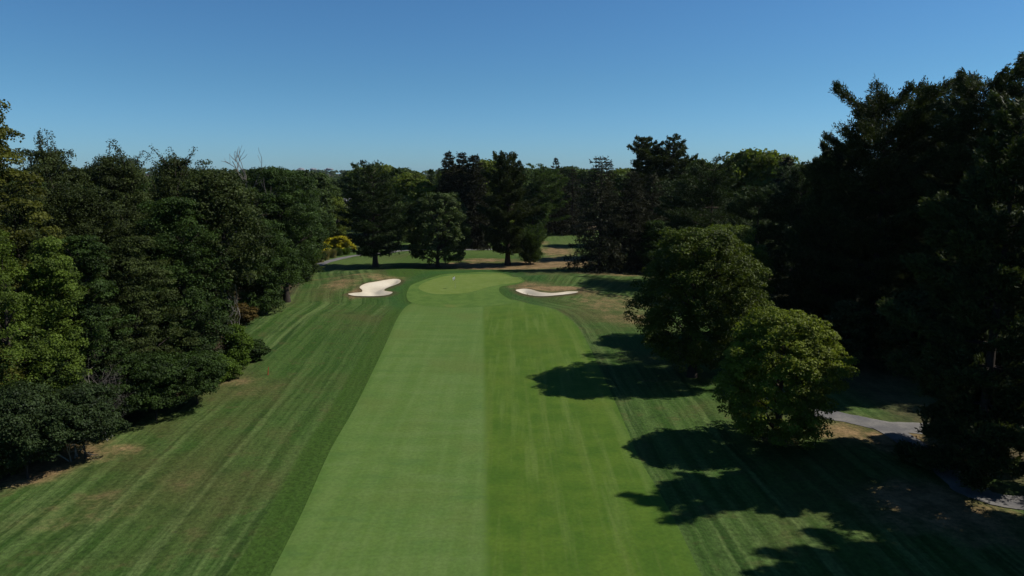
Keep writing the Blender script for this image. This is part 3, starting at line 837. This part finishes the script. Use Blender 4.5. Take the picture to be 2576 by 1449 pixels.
stand('pine_tree', white_pine(48, H, r * 1.1, 3, 2.2, 6, 280, 0.45, 0.13, 6, 0.25, top_r=0.35, plate=0.27, thick=0.13), p, LM['pine'],
      'green pine with sweeping boughs right of the wide level-boughed pine', 'tree')

# ---- dark pines along the right side
right = [(2215, 83, 225, 310, 72, 'pine_dark', 'broad dark pine whose jagged upper left edge stands against the sky'),
         (2440, 76, 165, 270, 53, 'pine_dark', 'very tall dark pine with tufted upright tips near the right edge'),
         (2610, 68, 122, 290, 54, 'pine_dark', 'tallest dark pine cut off by the right edge of the photo'),
         (2085, 90, 352, 170, 55, 'pine_dark', 'dark pine left of the broad jagged-edged pine'),
         (2320, 92, 225, 260, 56, 'pine_dark', 'dark pine deep behind the tallest ones at the right'),
         (2010, 112, 420, 170, 57, 'pine', 'dark pine just left of the right-hand group, its top at the skyline'),
         (2075, 128, 405, 150, 58, 'pine', 'dark pine far back between the green boughs and the right-hand group')]
for px, d, top, wd, sd, mt, lb in right:
    p, H, r = dims(px, d, top, wd)
    near = d < 86
    stand('pine_tree', white_pine(sd, H * (.945 if near else .97), r, 1.6, 1.7, 6, 420 if near else 260, 0.42, 0.10 if near else 0.12, 6, 0.30, top_r=0.42, peak=0.4, plate=0.22, thick=0.24, rise=0.3, sweep=0.5, trunk_r=0.42),
          p, LM[mt], lb, 'tree', 'dark pines along the right side', BARK_DARK)
# pines beside the drone, only partly in the frame, whose shadows reach the fairway
for k, (x, y, hh, rr, lb) in enumerate([(33.2, 45.8, 26, 5.2, 'near dark pine by the cart path whose long shadow points to the fairway'),
                                        (37.5, 37.2, 25, 4.8, 'dark pine at the frame edge casting the lower shadow across the rough'),
                                        (38.5, 31.0, 24, 4.6, 'dark pine at the frame edge casting the ragged shadow in the bottom corner'),
                                        (37.5, 50.5, 20, 4.4, 'shorter dark pine at the right edge behind the near one by the cart path'),
                                        (46.5, 30.5, 26, 5.0, 'dark pine past the right edge whose shadow fills the bottom corner'),
                                        (44.0, 36.5, 25, 4.8, 'dark pine past the right edge in the second row from the fairway')]):
    stand('pine_tree', white_pine(60 + k, hh, rr, 1.8, 1.75, 6, 470, 0.40, 0.10, 6, 0.34, top_r=0.22, peak=0.2, plate=0.17, thick=0.22, rise=0.3, sweep=0.4, trunk_r=0.36), (x, y, float(height(x, y))), LM['pine_dark'], lb, 'tree', 'dark pines along the right side', BARK_DARK)

# ---- left wood
GW = 'trees of the left wood'
wood = [
 # name, px, d, top, width, base, seed, material, label, extra
 ('broadleaf_tree', -8, 58, 250, 235, 6.0, 101, 'wood_yellow', 'tall yellow green tree rising above the wood at the left edge', dict(lump=.5, n_cl=240, per=105, leaf=.27, rc=1.0, belly=.5, depth=.85)),
 ('broadleaf_tree', 140, 72, 385, 250, 2.0, 102, 'wood_olive', 'olive brown tree with a feathery crown right of the tall edge tree', dict(sprigs=16, n_cl=420, per=95, leaf=.23, rc=1.05)),
 ('broadleaf_tree', 320, 80, 402, 250, 2.0, 103, 'wood_olive', 'olive tree with thin upright shoots breaking its flat top', dict(sprigs=26, n_cl=420, per=95, leaf=.24, rc=1.1)),
 ('broadleaf_tree', 462, 88, 405, 220, 2.0, 104, 'wood_olive', 'olive tree with wispy leading shoots left of the dead bare tree', dict(sprigs=22, n_cl=400, per=95, leaf=.25, rc=1.1)),
 ('broadleaf_tree', 712, 114, 428, 215, 3.4, 105, 'wood', 'full green tree with several dark stems where the wood meets the lawn', dict(n_cl=430, per=90, leaf=.32, rc=1.3)),
 ('broadleaf_tree', 760, 136, 480, 98, 0.6, 106, 'wood', 'green tree skirted to the ground at the far corner of the wood', dict(n_cl=300, per=80, leaf=.34, rc=1.2)),
 ('broadleaf_tree', 640, 132, 432, 150, 2.0, 107, 'far', 'mid green tree right behind the dead bare tree', dict(n_cl=300, per=80, leaf=.36, rc=1.3)),
 ('broadleaf_tree', 560, 106, 432, 170, 2.0, 108, 'wood_olive', 'olive crowned tree in front of the dead bare tree', dict(n_cl=340, per=90, leaf=.28, rc=1.15)),
 ('broadleaf_tree', 20, 49, 590, 170, 0.8, 111, 'wood_light', 'bright green small tree at the very left of the wood edge', dict(n_cl=320, per=90, leaf=.19, rc=.8)),
 ('broadleaf_tree', 128, 53, 605, 150, 0.8, 112, 'wood_light', 'upright leafy small tree second from the left on the wood edge', dict(n_cl=300, per=90, leaf=.19, rc=.75, lump=.4)),
 ('broadleaf_tree', 222, 57, 598, 150, 0.8, 113, 'wood', 'small tree with drooping sprays behind the grey brambles', dict(n_cl=300, per=90, leaf=.2, rc=.8, flat=.5)),
 ('broadleaf_tree', 345, 63, 600, 190, 0.8, 114, 'wood_olive', 'dull brownish small tree with layered sprays above the dark junipers', dict(n_cl=340, per=90, leaf=.2, rc=.9, flat=.45)),
 ('broadleaf_tree', 455, 70, 505, 220, 0.8, 115, 'wood', 'ivy green tree just left of the vine-wrapped trunk', dict(n_cl=430, per=95, leaf=.22, rc=.95)),
 ('broadleaf_tree', 660, 104, 560, 150, 0.8, 117, 'wood', 'rounded green tree behind the reddish shrub', dict(n_cl=320, per=90, leaf=.27, rc=1.1)),
 ('broadleaf_tree', 250, 68, 480, 200, 0.8, 118, 'wood_olive', 'shaded olive tree between the flat-topped trees and the small edge trees', dict(n_cl=340, per=90, leaf=.22, rc=1.0)),
 ('broadleaf_tree', 60, 64, 470, 200, 0.8, 119, 'wood_olive', 'shaded tree below the tall yellow green one', dict(n_cl=340, per=90, leaf=.22, rc=1.0)),
]
for nm, px, d, top, wd, base, sd, mt, lb, kw in wood:
    p, H, r = dims(px, d, top, wd)
    kw = dict(kw); kw['leaf'] *= 0.76; kw['rc'] *= 0.80; kw['n_cl'] = int(kw['n_cl'] * 1.15); kw['per'] = int(kw['per'] * 1.3); kw.setdefault('lump', .42); kw.setdefault('depth', .85)
    stand(nm, broadleaf(sd, H, r * .97, base, **kw), p, LM[mt], lb, 'tree', GW, BARK_DARK)
# vine-wrapped tree
p, H, r = dims(566, 76, 440, 200)
tr, cr = broadleaf(116, H, r, 9.5, 330, 95, .23, 1.0, trunk_r=0.5, trunk_wob=0.15)
vt = stand('vine_covered_tree', (tr, cr), p, LM['wood_olive'], 'tree with a thick dark trunk wrapped in dead vines at the lawn edge', 'tree', GW, BARK_DARK)
rg = np.random.default_rng(5)
vb = Tubes()
for k in range(26):
    a = rg.uniform(0, 6.28); z0 = rg.uniform(0, 5); n = 14
    zz = np.linspace(z0, z0 + rg.uniform(3, 6), n); aa = a + np.cumsum(rg.normal(0, 0.25, n))
    rr = 0.62 + np.abs(np.cumsum(rg.normal(0, 0.1, n)))
    vb.add(np.column_stack([rr * np.cos(aa), rr * np.sin(aa), zz]), rg.uniform(0.02, 0.045), 4)
put('vines', vb.mesh('vines'), BARK_DEAD, vt)
n = 5200; zz = rg.uniform(0.2, 9.5, n); aa = rg.uniform(0, 6.28, n); rr = 0.55 + np.abs(rg.normal(0, 0.28, n)) * (1.2 - 0.06 * zz)
C = np.column_stack([rr * np.cos(aa), rr * np.sin(aa), zz])
put('ivy', blades_mesh('ivy', C, rg.normal(size=(n, 3)), np.column_stack([np.cos(aa), np.sin(aa), 0.3 + 0 * aa]) + rg.normal(0, .4, (n, 3)), .2, .15, rg.uniform(0, 1, n)), LM['wood_olive'], vt)
# dead tree
p, H, r = dims(597, 113, 366, 90)
dt = bpy.data.objects.new('dead_tree', bare_branches(9, H, 0.9, 0.26, 0.5, 4, 1, 0.6))
COL.objects.link(dt); dt.data.materials.append(BARK_DEAD); dt.location = p
dt.scale = (1, 1, H / max(v.co.z for v in dt.data.vertices))
tag(dt, 'leafless grey dead tree whose bare twigs stand against the sky', 'dead tree', GW)
# inner trees that close the wood behind its edge
inner_protos = [broadleaf(130 + k, 21.5, 5.2, 1.5, 240, 80, .38, 1.4) for k in range(3)]
rg = np.random.default_rng(77)
for k, (x, y, s, mt) in enumerate([(-58, 62, .95, 'wood_olive'), (-66, 78, 1.0, 'wood_olive'), (-54, 96, .98, 'wood'), (-64, 108, 1.0, 'wood_olive'), (-52, 118, .97, 'wood'), (-76, 98, 1.02, 'wood'),
                             (-60, 136, 1.0, 'wood'), (-74, 128, 1.03, 'wood'), (-88, 112, 1.05, 'wood_olive'), (-56, 50, .95, 'wood'), (-70, 60, 1.05, 'wood_olive'), (-92, 86, 1.05, 'wood_olive'),
                             (-72, 152, 1.0, 'far'), (-88, 145, 1.02, 'far'), (-104, 130, 1.05, 'far'), (-50, 38, .8, 'wood'), (-49, 76, .9, 'wood_olive'), (-47, 88, .85, 'wood')]):
    t_, c_ = inner_protos[k % 3]
    r_ = empty('broadleaf_tree', (x, y, float(height(x, y))), rg.uniform(0, 6.28)); r_.scale = (s, s, s)
    a = put('trunk', t_, None, r_); b = put('crown', c_, None, r_)
    for o_, m_ in ((a, BARK_DARK), (b, LM[mt])):
        if not o_.data.materials: o_.data.materials.append(m_)
        o_.material_slots[0].link = 'OBJECT'; o_.material_slots[0].material = m_
    tag(r_, 'tree in the closed inner mass of the left wood, part of its dark canopy', 'tree', GW)

# ---- shrubs along the wood edge
GS = 'shrubs along the wood edge'
shrubs = [
 ('juniper_bush', 55, 46.5, 975, 180, 'blue_green', 201, 'large dark blue green bush at the near left end of the wood edge', 'shrub'),
 ('juniper_bush', 205, 50, 975, 150, 'blue_green', 202, 'spreading bush right of the large blue green one', 'shrub'),
 ('juniper_bush', 385, 58.5, 898, 190, 'wood', 203, 'broad dark juniper bush overhanging its own deep shade on the lawn', 'shrub'),
 ('juniper_bush', 492, 62.5, 893, 130, 'wood', 204, 'dark bush between the broad juniper and the bright weeds', 'shrub'),
 ('leafy_shrub', 548, 70, 893, 90, 'weed', 205, 'bright leafy shrub at the foot of the vine-wrapped tree', 'shrub'),
 ('leafy_shrub', 593, 74, 822, 44, 'weed', 206, 'narrow column of bright green vine right of the wrapped trunk', 'vine'),
 ('leafy_shrub', 634, 78, 858, 60, 'wood', 207, 'small round dark bush standing out on the lawn', 'shrub'),
 ('leafy_shrub', 600, 97, 768, 66, 'red', 208, 'shrub with reddish autumn leaves at the lawn edge', 'shrub'),
 ('leafy_shrub', 660, 114, 705, 90, 'wood', 209, 'low green shrub left of the many-stemmed tree', 'shrub'),
 ('leafy_shrub', 90, 52, 855, 150, 'wood', 210, 'dark shrub in the bay above the blue green bushes', 'shrub'),
 ('leafy_shrub', 290, 60, 820, 140, 'wood_olive', 211, 'dull shrub behind the grey brambles', 'shrub'),
 ('leafy_shrub', 0, 47.5, 880, 90, 'wood_yellow', 212, 'yellow green sapling crown at the left edge under the small trees', 'shrub'),
 ('leafy_shrub', 480, 71, 745, 150, 'blue_green', 213, 'silvery leaved shrub left of the wrapped trunk', 'shrub'),
 ('leafy_shrub', 772, 146, 598, 56, 'far_light', 214, 'willowy light shrub at the far corner of the wood by the path', 'shrub'),
 ('leafy_shrub', 756, 141, 640, 60, 'far', 215, 'low bush at the far corner of the wood, left of the willowy one', 'shrub'),
 ('leafy_shrub', 520, 68.5, 930, 60, 'weed', 216, 'low bright weeds spilling onto the lawn below the wrapped trunk', 'shrub'),
]
for nm, px, d, top, wd, mt, sd, lb, cat in shrubs:
    p, H, r = dims(px, d, top, wd)
    H = max(H, 0.8)
    front = sd in (201, 202, 203, 204)
    stand(nm, broadleaf(sd, H, r * (1.12 if front else 1), 1.5 if front else 0.1, int(130 + 24 * r * H), 80, .11 + d * .0007, max(.25, min(.55, .17 * H)), 0.4, 0.55, 0.38, trunk_r=.08, limbs=14, depth=.75), p, LM[mt], lb, cat, GS, BARK_DARK)
# grey brambles
for k, (px, py, d, hh, lb) in enumerate([(245, 800, 55, 9.0, 'tangle of grey dead twigs hanging high in the wood edge'), (170, 900, 50, 6.0, 'tangle of grey dead twigs above the blue green bushes'),
                                         (255, 905, 54, 5.2, 'grey bramble heap left of the broad juniper')]):
    o = bpy.data.objects.new('bramble', bare_branches(300 + k, hh, 1.1, 0.06, 0.42, 5, 4))
    COL.objects.link(o); o.data.materials.append(BARK_DEAD)
    q = spot(px, d, hh * .7); o.location = q
    tag(o, lb, 'bramble', GS)

# ---- golden cypresses, ornamental grass by the path
GG = 'golden shrubs by the path'
for k, (px, bpy_, top, wd, lb) in enumerate([(862, 634, 595, 56, 'largest golden yellow shrub, right of its two companions'), (835, 634, 600, 34, 'upright golden yellow shrub in the middle of the three'),
                                             (812, 637, 610, 36, 'low golden yellow shrub at the left of the three')]):
    d = gp(px, bpy_)[1]; p = gp(px, bpy_); H = height_at(top, d) - p[2]; r = wd / F * d * .5
    stand('golden_cypress', broadleaf(220 + k, H, r, 0.1, 130, 75, .34, .62, 0.3, 0.55, 0.2, trunk_r=.1, limbs=10, depth=.6), p, LM['gold'], lb, 'shrub', GG)
for k, (px, py, h, wd, mt, lb) in enumerate([(818, 653, 1.9, 2.2, 'straw', 'pale ornamental grass clump at the left end by the path bend'), (836, 648, 1.9, 2.2, 'straw', 'pale ornamental grass clump below the middle golden shrub'),
                                             (852, 643, 1.7, 2.0, 'far', 'green ornamental grass clump below the largest golden shrub'), (872, 640, 1.5, 2.0, 'weed', 'bright green low clump right of the ornamental grasses'),
                                             (803, 660, 2.0, 2.4, 'straw', 'pale tall grass clump where the path leaves the wood')]):
    p = gp(px, py)
    o = put('ornamental_grass', grass_clump(240 + k, h * 1.3, wd * 1.4), LM[mt]); o.location = p
    tag(o, lb, 'ornamental grass', 'ornamental grasses by the path')

# ---- trees farther back
BG = {
 'a': broadleaf(301, 20, 6.2, 1.5, 200, 60, .62, 1.6), 'b': broadleaf(302, 20, 5.4, 1.5, 190, 60, .62, 1.5, belly=.5), 'c': broadleaf(303, 20, 6.8, 1.5, 220, 60, .62, 1.7, belly=.38),
 'p': white_pine(304, 20, 5.0, 2, 1.4, 5, 46, .75, .24, 5, .3), 's': spruce(305, 20, 3.6, .6, .9, 7, 28, 1.0, .24),
}
def far_tree(kind, px, d, top, mt, label, group, wide=1.0):
    H = height_at(top, d); x = lateral(px, d, H * .7); z = float(height(x, d)); H -= z
    nm = {'p': 'pine_tree', 's': 'spruce_tree'}.get(kind, 'broadleaf_tree')
    s = H / 20.0
    r_ = empty(nm, (x, d, z), (px * 0.37) % 6.28); r_.scale = (s * wide, s * wide, s)
    for n_, me, m_ in (('trunk', BG[kind][0], BARK_DARK), ('crown', BG[kind][1], LM[mt])):
        o_ = put(n_, me, None, r_)
        if not me.materials: me.materials.append(m_)
        o_.material_slots[0].link = 'OBJECT'; o_.material_slots[0].material = m_
    tag(r_, label, 'tree', group)
GB = 'trees beyond the green'
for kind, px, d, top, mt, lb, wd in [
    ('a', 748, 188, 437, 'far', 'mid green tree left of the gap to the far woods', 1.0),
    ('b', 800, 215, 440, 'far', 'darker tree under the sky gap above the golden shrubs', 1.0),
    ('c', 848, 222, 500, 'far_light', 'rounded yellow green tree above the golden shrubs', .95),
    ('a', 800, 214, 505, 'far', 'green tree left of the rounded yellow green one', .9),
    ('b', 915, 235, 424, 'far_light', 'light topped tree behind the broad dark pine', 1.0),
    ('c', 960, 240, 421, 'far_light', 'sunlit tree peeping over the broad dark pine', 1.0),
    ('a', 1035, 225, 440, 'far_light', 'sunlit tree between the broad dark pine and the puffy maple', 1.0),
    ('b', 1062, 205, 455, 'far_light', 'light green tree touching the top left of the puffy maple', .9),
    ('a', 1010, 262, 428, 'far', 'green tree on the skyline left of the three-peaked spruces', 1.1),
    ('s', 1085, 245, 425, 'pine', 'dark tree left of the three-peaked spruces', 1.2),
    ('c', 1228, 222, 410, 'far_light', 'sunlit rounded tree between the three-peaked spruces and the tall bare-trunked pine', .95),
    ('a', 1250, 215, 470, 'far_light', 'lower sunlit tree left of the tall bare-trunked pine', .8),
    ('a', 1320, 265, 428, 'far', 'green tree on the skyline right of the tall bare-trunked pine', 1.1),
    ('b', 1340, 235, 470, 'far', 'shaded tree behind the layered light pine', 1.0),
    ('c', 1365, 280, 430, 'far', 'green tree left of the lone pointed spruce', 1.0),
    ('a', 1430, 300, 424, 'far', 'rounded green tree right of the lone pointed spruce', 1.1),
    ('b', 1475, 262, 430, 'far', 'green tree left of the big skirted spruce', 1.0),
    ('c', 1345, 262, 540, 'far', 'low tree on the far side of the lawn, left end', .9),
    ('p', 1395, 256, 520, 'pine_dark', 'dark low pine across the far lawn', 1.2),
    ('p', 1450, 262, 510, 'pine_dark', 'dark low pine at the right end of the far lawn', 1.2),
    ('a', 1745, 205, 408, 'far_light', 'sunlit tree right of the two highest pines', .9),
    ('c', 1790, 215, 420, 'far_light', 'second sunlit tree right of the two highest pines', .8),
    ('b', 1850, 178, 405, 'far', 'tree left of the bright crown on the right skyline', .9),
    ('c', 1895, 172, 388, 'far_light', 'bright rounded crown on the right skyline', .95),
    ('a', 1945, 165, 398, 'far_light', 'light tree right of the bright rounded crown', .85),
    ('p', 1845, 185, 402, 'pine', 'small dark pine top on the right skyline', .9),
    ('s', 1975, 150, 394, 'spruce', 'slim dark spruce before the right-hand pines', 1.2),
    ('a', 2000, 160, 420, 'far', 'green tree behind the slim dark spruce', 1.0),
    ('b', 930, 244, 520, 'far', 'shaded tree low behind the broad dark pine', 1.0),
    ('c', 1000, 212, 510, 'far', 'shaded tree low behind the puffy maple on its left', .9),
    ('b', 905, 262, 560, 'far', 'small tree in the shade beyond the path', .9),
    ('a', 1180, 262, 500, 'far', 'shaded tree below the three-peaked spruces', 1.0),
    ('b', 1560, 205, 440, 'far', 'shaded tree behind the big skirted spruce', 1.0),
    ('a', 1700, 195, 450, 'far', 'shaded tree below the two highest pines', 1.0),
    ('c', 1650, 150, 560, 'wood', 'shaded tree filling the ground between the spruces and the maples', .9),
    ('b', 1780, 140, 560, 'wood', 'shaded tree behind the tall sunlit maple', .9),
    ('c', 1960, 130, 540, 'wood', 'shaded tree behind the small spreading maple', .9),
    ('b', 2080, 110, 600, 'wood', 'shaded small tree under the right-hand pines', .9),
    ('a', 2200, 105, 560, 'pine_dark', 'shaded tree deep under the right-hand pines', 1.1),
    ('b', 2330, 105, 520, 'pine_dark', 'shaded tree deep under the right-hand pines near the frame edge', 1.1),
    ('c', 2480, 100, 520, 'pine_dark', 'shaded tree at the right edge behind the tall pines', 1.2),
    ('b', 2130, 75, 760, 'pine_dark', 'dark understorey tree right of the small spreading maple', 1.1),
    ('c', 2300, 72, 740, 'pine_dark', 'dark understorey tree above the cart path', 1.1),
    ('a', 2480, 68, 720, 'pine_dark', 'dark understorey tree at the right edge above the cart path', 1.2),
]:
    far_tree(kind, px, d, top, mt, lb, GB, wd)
rg = np.random.default_rng(404)
for k in range(64):
    d = rg.uniform(268, 420); px = rg.uniform(690, 2050)
    far_tree('abcabcs'[k % 7], px, d, 0.0 + 448 - rg.uniform(0, 22) * (1 if px > 880 else 0.1) + (10 if px < 880 else 0), rg.choice(['far', 'far', 'far_light']), 'tree in the unbroken belt of woodland beyond the lawns', 'woodland belt beyond the lawns', rg.uniform(.9, 1.2))

# ---- far woodland to the horizon (one uncountable mass)
rg = np.random.default_rng(5150)
n = 4200
rr = np.exp(rg.uniform(math.log(410), math.log(3300), n)); th = rg.uniform(-0.80, 0.80, n)
tx, ty = rr * np.sin(th), rr * np.cos(th)
tz = height(tx, ty)
th_h = rg.uniform(12, 19, n); tw = rg.uniform(4.5, 7.5, n)
per = 90
d = unit(rg.normal(size=(n, per, 3))); d[..., 2] = np.abs(d[..., 2])
lob = 1 + 0.25 * np.sin(3 * np.arctan2(d[..., 1], d[..., 0]) + rg.uniform(0, 6, (n, 1)))
P = np.stack([tx[:, None] + d[..., 0] * tw[:, None] * lob, ty[:, None] + d[..., 1] * tw[:, None] * lob, tz[:, None] + th_h[:, None] * (0.45 + 0.55 * d[..., 2])], -1).reshape(-1, 3)
dn = d.reshape(-1, 3)
sz = np.repeat(1.0 + rr / 1400, per) * rg.uniform(0.8, 1.7, n * per)
Nn = unit(dn + rg.normal(0, .5, dn.shape))
fw_me = blades_mesh('distant_woodland', P, np.cross(Nn, rg.normal(size=Nn.shape)), Nn, sz, sz * .8, np.clip(np.repeat(rg.normal(.5, .25, n), per) + rg.normal(0, .12, n * per), 0, 1))
tag(put('distant_woodland', fw_me, LM['far']), 'far woodland reaching to the horizon', 'woodland', kind='stuff')

# ------------------------------------------------------------------ flag, stake, posts, house
WHITE = plain('white_cloth', (0.78, 0.78, 0.76), 0.8); POLE = plain('flag_pole_paint', (0.20, 0.20, 0.18), 0.4)
CUP = plain('cup_liner', (0.5, 0.5, 0.48), 0.5)
def flag_mat():
    g = G('flag_cloth')
    d = g.node('ShaderNodeBsdfDiffuse'); d.inputs[0].default_value = (0.8, 0.8, 0.78, 1)
    t = g.node('ShaderNodeBsdfTranslucent'); t.inputs[0].default_value = (0.8, 0.8, 0.78, 1)
    m = g.node('ShaderNodeMixShader'); m.inputs[0].default_value = 0.5
    g.link(d.outputs[0], m.inputs[1]); g.link(t.outputs[0], m.inputs[2]); g.link(m.outputs[0], g.out.inputs[0])
    return g.m
b = gp(1145, 726.5); b[2] = float(height(b[0], b[1])) + 0.065
fs = empty('golf_flag', b)
t = Tubes(); t.add([(0, 0, -0.1), (0, 0, 1.1), (0, 0, 2.25)], [0.022, 0.02, 0.018], 8); put('flagpole', t.mesh('flagpole'), POLE, fs)
k = 10; ss = np.linspace(0, 1, k)
fv = []
for s in ss:
    yy = 0.04 * math.sin(s * 7); drop = 0.62 * s ** 1.2
    for q in (0.0, 1.0):
        fv.append((-0.02 - 0.42 * s - 0.6 * yy, 0.34 * s + yy + 0.03 * q, 2.22 - drop * 0.40 - q * (0.5 + 0.12 * s)))
fv = np.array(fv); fq = np.array([[2 * j, 2 * j + 1, 2 * j + 3, 2 * j + 2] for j in range(k - 1)])
fl = put('flag', quads_mesh('flag', fv, fq, None, True), flag_mat(), fs)
sm = fl.modifiers.new('thickness', 'SOLIDIFY'); sm.thickness = 0.006
t = Tubes(); t.add([(0, 0, -0.1), (0, 0, 0.004)], [0.054, 0.054], 16); put('cup', t.mesh('cup'), CUP, fs)
tag(fs, 'white flag on a thin pole in the hole on the putting green', 'golf flag')

RED = plain('red_paint', (0.42, 0.07, 0.035), 0.6)
def box_bm(sx, sy, sz, bev=0.0, z0=0.0):
    import bmesh
    bm = bmesh.new(); bmesh.ops.create_cube(bm, size=1.0)
    for v in bm.verts: v.co.x *= sx; v.co.y *= sy; v.co.z = (v.co.z + 0.5) * sz + z0
    if bev: bmesh.ops.bevel(bm, geom=bm.edges[:], offset=bev, segments=2, affect='EDGES')
    me = bpy.data.meshes.new('m'); bm.to_mesh(me); bm.free(); return me
q = gp(674, 943)
st = put('hazard_stake', box_bm(0.11, 0.11, 0.95, 0.012, -0.1), RED); st.location = q
st.data.name = 'hazard_stake'
# pointed tip
import bmesh
bm = bmesh.new(); bm.from_mesh(st.data)
for v in bm.verts:
    if v.co.z > 0.8: v.co.x *= 0.45; v.co.y *= 0.45; v.co.z += 0.04
bm.to_mesh(st.data); bm.free()
st.rotation_euler = (0.03, 0.12, 0.5)
tag(st, 'short red hazard stake leaning on the lawn by the bright weeds', 'stake')

POSTM = plain('post_wood', (0.06, 0.045, 0.032), 0.85)
pm = box_bm(0.13, 0.13, 0.85, 0.015, -0.1)
for k, px in enumerate(range(1196, 1268, 11)):
    o = put('path_post', pm, POSTM); o.location = gp(px, 624.2)
    tag(o, 'short dark wooden post in the row beside the far path', 'post', 'posts beside the far path')

# ---- house half hidden in the trees
def house(px, d, w_, dep, eave, ridge, rz, label):
    x = lateral(px, d, 5); z = float(height(x, d))
    r_ = empty('house', (x, d, z), rz)
    wallm = plain('tan_siding', (0.42, 0.31, 0.20), 0.8); roofm = plain('grey_shingle', (0.13, 0.13, 0.14), 0.9); glass = plain('window_glass', (0.03, 0.04, 0.05), 0.15, 0.6); trim = plain('white_trim', (0.7, 0.7, 0.68), 0.6)
    put('wall', box_bm(w_, dep, eave, 0.02), wallm, r_)
    o = 0.5
    A = [(-w_ / 2 - o, -dep / 2 - o, eave - .25), (w_ / 2 + o, -dep / 2 - o, eave - .25), (w_ / 2 + o, 0, ridge), (-w_ / 2 - o, 0, ridge), (-w_ / 2 - o, dep / 2 + o, eave - .25), (w_ / 2 + o, dep / 2 + o, eave - .25)]
    me = quads_mesh('roof', np.array(A), np.array([[0, 1, 2, 3], [3, 2, 5, 4]]))
    ro = put('roof', me, roofm, r_); m = ro.modifiers.new('thickness', 'SOLIDIFY'); m.thickness = 0.2; m.offset = 1
    gv = np.array([(s * w_ / 2, y, zz) for s in (-.995, .995) for y, zz in ((-dep / 2, eave + .001), (dep / 2, eave + .001), (0, ridge - .1))])
    put('gable', quads_mesh('gable', gv, np.array([[0, 1, 2], [3, 4, 5]])), wallm, r_)
    ch = put('chimney', box_bm(.9, .9, 2.6, .03, ridge - 1.6), plain('brick', (.25, .12, .08), .9), ro); ch.location = (w_ * .25, 0.6, 0)
    for s in range(4):
        for zz in (1.0, 3.8):
            f_ = put('window', box_bm(1.2, .1, 1.5, .01, zz), trim, r_); f_.location = (-w_ / 2 + w_ * (s + .5) / 4, -dep / 2 - .02, 0)
            g_ = put('pane', box_bm(1.0, .04, 1.3, 0, zz + .1), glass, f_); g_.location = (0, -.045, 0)
    tag(r_, label, 'house')
house(884, 300, 12, 9, 6.4, 10.2, 0.35, 'tan house with a grey roof half hidden between the trees')

# ------------------------------------------------------------------ small clouds low over the horizon
def cloud(px, py, wpx, hpx, seed, label):
    import bmesh
    rg = np.random.default_rng(seed); D = 9500.0
    k = D / F
    bm = bmesh.new()
    for _ in range(16):
        f = rg.uniform(-.5, .5); r = hpx * k * rg.uniform(.28, .5) * (1.1 - abs(f))
        m = bmesh.ops.create_icosphere(bm, subdivisions=3, radius=r)
        o = Vector((f * wpx * k, rg.normal(0, .2) * wpx * k, rg.uniform(0, .5) * hpx * k * (1 - abs(f))))
        for v in m['verts']: v.co = Vector((v.co.x * 1.5, v.co.y * 1.5, v.co.z * .8)) + o
    me = bpy.data.meshes.new('cloud'); bm.to_mesh(me); bm.free()
    for p_ in me.polygons: p_.use_smooth = True
    o = put('cloud', me, CLOUDM); o.location = (lateral(px, D), D, height_at(py, D))
    tag(o, label, 'cloud', 'small clouds above the far horizon')
CLOUDM = plain('cloud_white', (0.20, 0.21, 0.23), 1.0, 0.0)
cloud(757, 429, 19, 8, 1, 'small pale cloud on the horizon, leftmost of the three')
cloud(788, 428, 14, 8, 2, 'smallest pale cloud on the horizon, between the other two')
cloud(828, 428, 18, 7, 3, 'pale rounded cloud on the horizon, rightmost of the three')

# ------------------------------------------------------------------ air
hz = put('haze', box_bm(9000, 9000, 82, 0, -6), None)
hm = bpy.data.materials.new('air'); hm.use_nodes = True; hm.node_tree.nodes.clear()
ho = hm.node_tree.nodes.new('ShaderNodeOutputMaterial'); hv = hm.node_tree.nodes.new('ShaderNodeVolumePrincipled')
hv.inputs['Color'].default_value = (0.75, 0.85, 1.0, 1); hv.inputs['Density'].default_value = 0.00002; hv.inputs['Anisotropy'].default_value = 0.2
hm.node_tree.links.new(hv.outputs[0], ho.inputs['Volume'])
hz.data.materials.append(hm)
tag(hz, kind='stuff')
